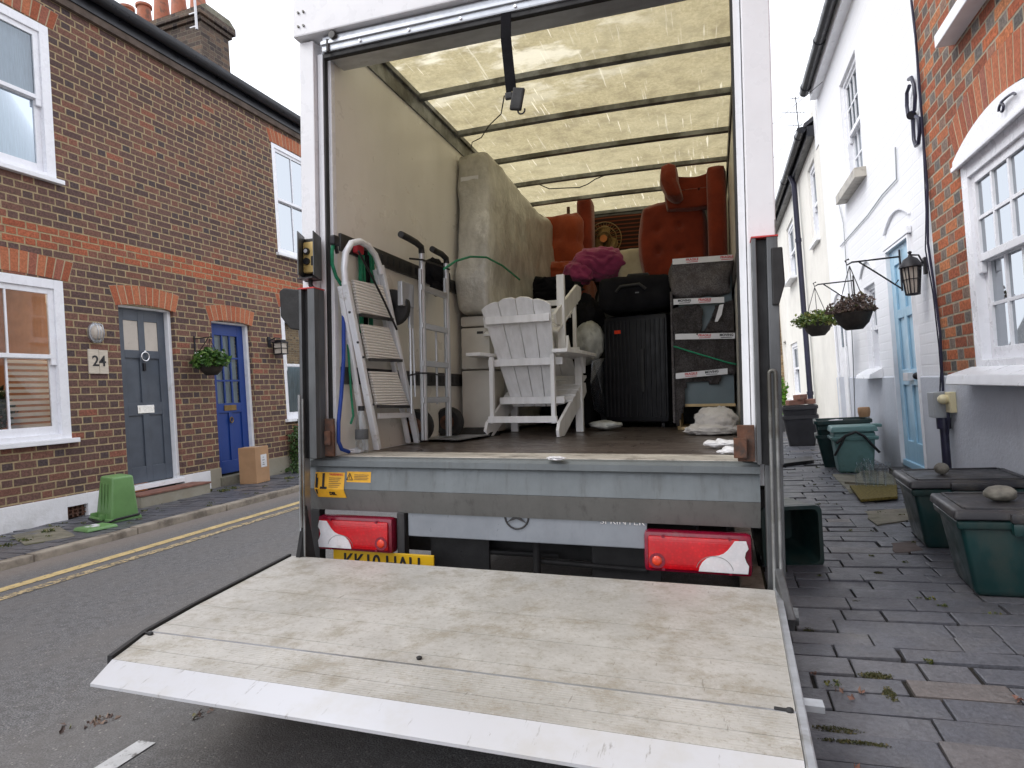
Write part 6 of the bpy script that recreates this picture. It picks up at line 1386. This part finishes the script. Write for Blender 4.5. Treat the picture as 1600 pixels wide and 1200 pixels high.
# furniture wrapped in grey blankets with printed tape
wf = cthing('wrapped_cabinet', 'grey green cabinet bundled in grey felt blankets bound with FRAGILE tape', 'cabinet', (-.05, 5.1, FL))
mb = MB(); mb.box(-.235, .145, 4.86, 5.35, -.115, .93, .003); vp(mb, 'carcass', 'teal_board', wf)
mb = MB(); mb.box(-.245, .150, 4.845, 4.86, -.118, -.098); mb.box(-.262, -.24, 4.85, 5.35, FL, -.10); mb.box(-.262, .145, 4.85, 5.35, FL+.0, FL+.02); vp(mb, 'wood_edge', 'pine', wf)
def yf(z): return 4.835
mb = MB(); mb.add(softbox(-.292, .158, 4.80, 5.42, .70, .985, .030, 7, 1, .05)); vp(mb, 'blanket', 'blanket', wf, smooth=True, auto=180)
def drape(pts, dep, sd, nm='blanket', m='blanket', par=None, y=4.815):
    """loose felt panel: outline filled with a fine grid, creased"""
    xs = [p[0] for p in pts]; zs = [p[1] for p in pts]; mb = MB(); n = 30; g = {}
    def inside(x, z):
        r = False
        for (xa, za), (xb, zb) in zip(pts, pts[1:]+pts[:1]):
            if (za > z) != (zb > z) and x < (xb-xa)*(z-za)/(zb-za)+xa: r = not r
        return r
    for i in range(n):
        for j in range(n):
            x = min(xs)+(max(xs)-min(xs))*(i+.5)/n; z = min(zs)+(max(zs)-min(zs))*(j+.5)/n
            if not inside(x, z): continue
            for a, b in ((i, j), (i+1, j), (i+1, j+1), (i, j+1)):
                if (a, b) not in g:
                    X = min(xs)+(max(xs)-min(xs))*a/n; Z = min(zs)+(max(zs)-min(zs))*b/n
                    g[(a, b)] = mb.bm.verts.new((X, y+dep*mnoise.noise(Vector((X*9+sd, Z*6, sd)))+.4*dep*mnoise.noise(Vector((X*25+sd, Z*18, sd))), Z))
            mb.bm.faces.new([g[k] for k in ((i, j), (i+1, j), (i+1, j+1), (i, j+1))])
    r = bmesh.ops.solidify(mb.bm, geom=mb.bm.faces[:], thickness=.012)
    return vp(mb, nm, m, par or wf, smooth=True, auto=180)
drape([(-.28, .62), (-.28, .43), (-.075, .43), (-.06, .60), (-.09, .64)], .032, 3); drape([(.03, .62), (.155, .66), (.155, .43), (-.06, .43), (-.01, .52)], .032, 5)
drape([(-.275, .44), (.155, .44), (.155, .12), (.06, .12), (.045, .05), (-.11, .06), (-.19, .08), (-.21, -.12), (-.25, FL+.03), (-.275, FL+.03)], .034, 8)
vp(MB().box(-.295, -.277, 4.83, 5.38, FL+.05, .75, .004), 'blanket', 'blanket', wf)
def tape(z, x0, x1, sl, words):
    y = 4.788; mb = MB(); n = 12
    for i in range(n):
        a, b = x0+(x1-x0)*i/n, x0+(x1-x0)*(i+1)/n; za, zb = z+sl*(a-x0), z+sl*(b-x0)
        mb.quad([(a, y, za-.021), (b, y, zb-.021), (b, y, zb+.021), (a, y, za+.021)])
    mb.quad([(x0, y, z-.021), (x0-.012, y+.3, z-.021), (x0-.012, y+.3, z+.021), (x0, y, z+.021)])
    tpn = vp(mb, 'printed_tape', 'label_white', wf)
    for w_, f, mm in words:
        x = x0+(x1-x0)*f; text(w_, 'tape_print', mm, tpn, (x, y-.002, z+sl*(x-x0)+.006), .024, (1, 0, sl), (-sl, 0, 1), depth=.0008, bold=.0008)
        mbl = MB(); mbl.box(x-.04, x+.04, y-.0025, y-.0015, z+sl*(x-x0)-.013, z+sl*(x-x0)-.009); vp(mbl, 'print_line', mm, tpn)
F1 = lambda: None
tape(.965, -.268, .158, -.01, (('FRAGILE', .33, 'print_red'), ('FRAGILE', .90, 'print_red'))); tape(.665, -.268, .09, -.02, (('MOVING', .22, 'print_black'), ('FRAGILE', .62, 'print_red'))); tape(.405, -.262, .158, -.03, (('FRAGILE', .50, 'print_red'), ('MOVING', .86, 'print_black'))); tape(.112, -.265, .10, .07, (('FRAGILE', .30, 'print_red'), ('MOVING', .70, 'print_black')))
mb = MB(); mb.prism([(.02, 4.78, .50), (.055, 4.78, .62), (.085, 4.78, .625), (.07, 4.78, .55), (.04, 4.78, .50)], (0, -.003, 0)); vp(mb, 'tape_tail', 'label_white', wf)
single(MB().tube([(-.275, 4.80, .335), (-.1, 4.775, .27), (.10, 4.775, .20), (.16, 4.78, .185)], .006, 8), 'bungee_cord', 'green_rope', 'green cord stretched slanting across the wrapped cabinet', 'cord', (-.27, 4.8, .33))
# bundle of dust sheets, packaging, plastic bag, sacks
mb = MB(); q = Vector((.005, 4.42, FL))
def folds(mb, c, rad, sd, fl):
    n0 = len(mb.bm.verts); mb.blob(c, rad, .14, 1.6, 5, floor=fl, seed=sd); mb.bm.verts.ensure_lookup_table()
    for v in mb.bm.verts[n0:]:
        d = v.co-Vector(c); w = math.sin(d.z*75+9*mnoise.noise(d*7+Vector((sd, 0, 0)))+d.x*12)*.007; v.co += d.normalized()*w
    return mb
folds(mb, (.01, 4.43, FL+.09), (.135, .14, .10), 4, FL+.003); folds(mb, (-.02, 4.36, FL+.03), (.17, .15, .045), 7, FL+.003); folds(mb, (.05, 4.33, FL+.075), (.07, .07, .06), 9, FL+.003)
single(mb, 'dust_sheet_bundle', 'pale_cloth', 'crumpled bundle of pale dust sheets on the floor by the right wall', 'cloth', q, smooth=True)
mb = MB(); q = tp(1130, 697, z=FL+.01); q.x = min(q.x, .03); folds(mb, q+Vector((0, 0, .012)), (.085, .05, .02), 2, FL+.003); single(mb, 'paper_packaging', 'paper', 'flattened white paper packaging near the right door catch', 'packaging', q, smooth=True)
mb = MB(); q = Vector((.06, 3.02, FL+.01)); folds(mb, q, (.05, .03, .018), 5, FL+.003); single(mb, 'paper_scrap', 'paper', 'white paper scrap on the sill beside the rusty right catch', 'paper', q, smooth=True)
mb = MB(); q = tp(945, 668, z=FL+.02); folds(mb, q+Vector((0, 0, .02)), (.125, .08, .035), 3, FL+.003); single(mb, 'plastic_bag', 'white_bag', 'crumpled silver grey plastic bag on the floor by the suitcase', 'bag', q, smooth=True)
q = tp(920, 535, y=5.3); single(MB().blob(q, (.13, .11, .19), .18, 1.8, 4, seed=3), 'rubble_sack', 'white_bag', 'pale grey sack wedged between the chairs and the suitcase', 'sack', q, smooth=True)
mb = MB(); mb.prism([tp(925, 560, y=5.25), tp(945, 560, y=5.3), tp(948, 655, y=5.3), tp(928, 640, y=5.2), tp(922, 600, y=5.2)], (0, .05, 0), .006); single(mb, 'polythene_sheet', 'clear_wrap', 'hanging piece of clear polythene beside the suitcase', 'plastic sheet', tp(930, 600, y=5.3))
q = tp(905, 640, y=5.6); single(softbox(-1.28, -.98, 5.15, 5.8, FL+.01, .12, .02, 4, 6, .04), 'dark_box', 'black_cloth', 'dark covered box in shadow behind the chair legs', 'box', (-1.1, 5.5, FL), smooth=True)
mb = softbox(-1.50, -1.0, 5.45, 6.1, FL+.01, .62, .03, 4, 5, .05); single(mb, 'dark_furniture', 'black_cloth', 'dark covered furniture standing behind the white chairs', 'furniture', (-1.2, 5.8, FL), smooth=True)
mb = softbox(-1.0, .12, 5.66, 6.4, FL+.01, .93, .02, 4, 8, .05); single(mb, 'dark_chest', 'room_dark', 'dark chest behind the suitcase carrying the armchair', 'furniture', (-.5, 6, FL), smooth=True)
q = tp(858, 452, y=5.5); single(MB().blob(q+Vector((0, 0, -.02)), (.30, .22, .13), .35, 2.2, 4, seed=6), 'coat_pile', 'black_cloth', 'heap of black coats behind the stacked chairs', 'coats', q, smooth=True)
q = tp(915, 500, y=5.5); single(MB().blob(q, (.15, .16, .20), .3, 2.2, 4, seed=9), 'black_bag', 'black_cloth', 'black bag bulging beside the holdall', 'bag', q, smooth=True)
single(MB().box(-1.03, -.90, 5.56, 5.60, 1.10, 1.14), 'steel_strip', 'alu', 'bright metal strip peeping out left of the holdall', 'metal strip', (-1, 5.6, 1.1)) if False else None
# armchairs, cushions, blanket, fan
def upol(t, pts, y, dep, m, nm, bev=.04, tilt=0):
    P = [tp(*p, y=y) for p in pts]; mb = MB(); mb.prism(P, (0, dep, 0), bev, 5); return vp(mb, nm, m, t, smooth=True, auto=60)
a1 = cthing('armchair', 'rust orange tufted wing armchair piled high against the right wall', 'armchair', (-.3, 5.8, .86))
def soft(t, c, rad, m, nm, bx=.7, amp=.05, sd=1, buttons=None):
    mb = MB(); mb.blob(c, rad, amp, 1.6, 5, seed=sd, box=bx)
    if buttons:
        for v in mb.bm.verts:
            for b in buttons:
                d = math.hypot(v.co.x-b[0], v.co.z-b[1])
                if v.co.y < c[1]: v.co.y += .045*math.exp(-(d/.035)**2)
    return vp(mb, nm, m, t, smooth=True, auto=180)
cA = tp(1052, 378, y=5.85); soft(a1, (cA.x, cA.y, cA.z), (.34, .14, .41), 'orange_velvet', 'seat_back', .5, .03, 2, [(cA.x-.13, cA.z+.10), (cA.x+.06, cA.z+.12), (cA.x-.13, cA.z-.10), (cA.x+.06, cA.z-.10)])
cB = tp(1080, 298, y=5.75); mb = MB(); mb.blob((cB.x+.01, cB.y, cB.z-.02), (.27, .10, .185), .02, 1.6, 5, seed=3, box=.7)
for v in mb.bm.verts:
    if v.co.z > cB.z: v.co.z -= .035*math.exp(-((v.co.x-cB.x-.02)/.13)**2)
vp(mb, 'head_rest', 'orange_velvet', a1, smooth=True, auto=180)
q = tp(1046, 288, y=5.65); mb = MB(); mb.blob((q.x, q.y, q.z), (.085, .16, .185), .03, 1.6, 5, seed=4, box=.35)
for v in mb.bm.verts: v.co.x += .35*max(0, q.z-v.co.z)
vp(mb, 'wing', 'orange_velvet', a1, smooth=True, auto=180)
q0, q1 = tp(1103, 258, y=5.55), tp(1134, 258, y=5.55); mb = MB(); mb.box(q0.x, q1.x, 5.55, 5.95, .95, min(q0.z, 1.945), .055); vp(mb, 'wing', 'orange_velvet', a1, smooth=True, auto=60)
a2 = cthing('armchair', 'second orange armchair on its side under an orange cloth left of the fan', 'armchair', (-1.4, 6.4, .8))
q = tp(884, 385, y=6.45); mb = softbox(-1.78, -1.22, 6.2, 6.7, .78, 1.83, .055, 4.5, 3, .10, fn=lambda q: Vector((q.x+.12*max(0, 1.3-q.z), q.y, q.z+.10*max(0, (q.x+1.6))))); vp(mb, 'seat_back', 'orange_cloth', a2, smooth=True, auto=180)
q = tp(914, 345, y=6.4); mb = MB(); mb.box(q.x-.075, q.x+.085, 6.3, 6.55, 1.2, tp(914, 311, y=6.4).z, .06); vp(mb, 'wing', 'orange_velvet', a2, smooth=True, auto=60)
mb = MB(); 
q = tp(870, 425, y=6.1); vp(MB().blob(q, (.26, .10, .10), .25, 3, 4, seed=8, box=.3), 'loose_cover', 'orange_cloth', a2, smooth=True, auto=180)
q = tp(888, 328, y=6.5); single(MB().tube([q+Vector((0, 0, -.09)), q+Vector((0, 0, .03))], .018, 8), 'wooden_leg', 'rust', 'dark wooden furniture leg sticking up behind the orange armchair', 'furniture leg', q)
q = tp(935, 412, y=5.9); mb = MB(); folds(mb, q, (.27, .14, .16), 5, None); folds(mb, tp(905, 428, y=5.85), (.16, .12, .12), 8, None); single(mb, 'pink_blanket', 'pink_cloth', 'magenta pink blanket bundled in front of the orange armchairs', 'blanket', q, smooth=True)
q = tp(1000, 405, y=5.95); t = softbox(q.x-.20, q.x+.115, 5.85, 6.15, 1.02, 1.34, .015, 5, 2, .05); single(t, 'cushion', 'cream_cloth', 'cream cushion standing beside the pink blanket', 'cushion', q, smooth=True)
q = tp(1000, 378, y=6.3)
fn_ = cthing('desk_fan', 'round wire desk fan with orange hub between the armchairs', 'fan', tp(945, 374, y=6.5)); c = tp(944, 374, y=6.5)
mb = MB()
for r_ in (.075, .13, .18): mb.tube([c+Vector((r_*math.cos(R_(a)), -.02+.1*r_, r_*math.sin(R_(a)))) for a in range(0, 360, 12)], .005, 5, closed=True)
for a in range(0, 360, 10): mb.tube([c+Vector((.03*math.cos(R_(a)), -.035, .03*math.sin(R_(a)))), c+Vector((.18*math.cos(R_(a)), .0, .18*math.sin(R_(a))))], .0018, 4)
mb.build('cage', 'brass', fn_); MB().lathe([(.038, -.045), (.038, -.03), (.03, -.02)], c, 'y', 18).build('hub', 'orange_plastic', fn_, smooth=True)
mb = MB()
for a in (90, 210, 330): mb.blob(c+Vector((.09*math.cos(R_(a)), .02, .09*math.sin(R_(a)))), (.065, .008, .065), 0, 1, 2)
mb.build('blade', 'brass', fn_, smooth=True); MB().lathe([(.03, 0), (.05, .06), (.04, .12)], c, 'y', 16).build('motor', 'black_steel', fn_, smooth=True)
mb = MB(); q = tp(965, 352, y=6.8); t = softbox(q.x-.35, q.x+.38, 6.65, 6.95, 1.2, 1.90, .01, 3, 4, .04); single(t, 'striped_blanket', 'stripes', 'dark blanket with thin red stripes hung behind the fan', 'blanket', q, smooth=True)
mb = MB(); q = tp(1146, 360, y=5.6); mb.tube([tp(1147, 300, y=5.2)+Vector((0, 0, 0)), tp(1148, 350, y=5.2), tp(1149, 395, y=5.2)], .012, 6); single(mb, 'tie_rope', 'pale_cloth', 'pale knotted rope hanging on the right wall by the armchair', 'rope', q)

bpy.context.view_layer.update()
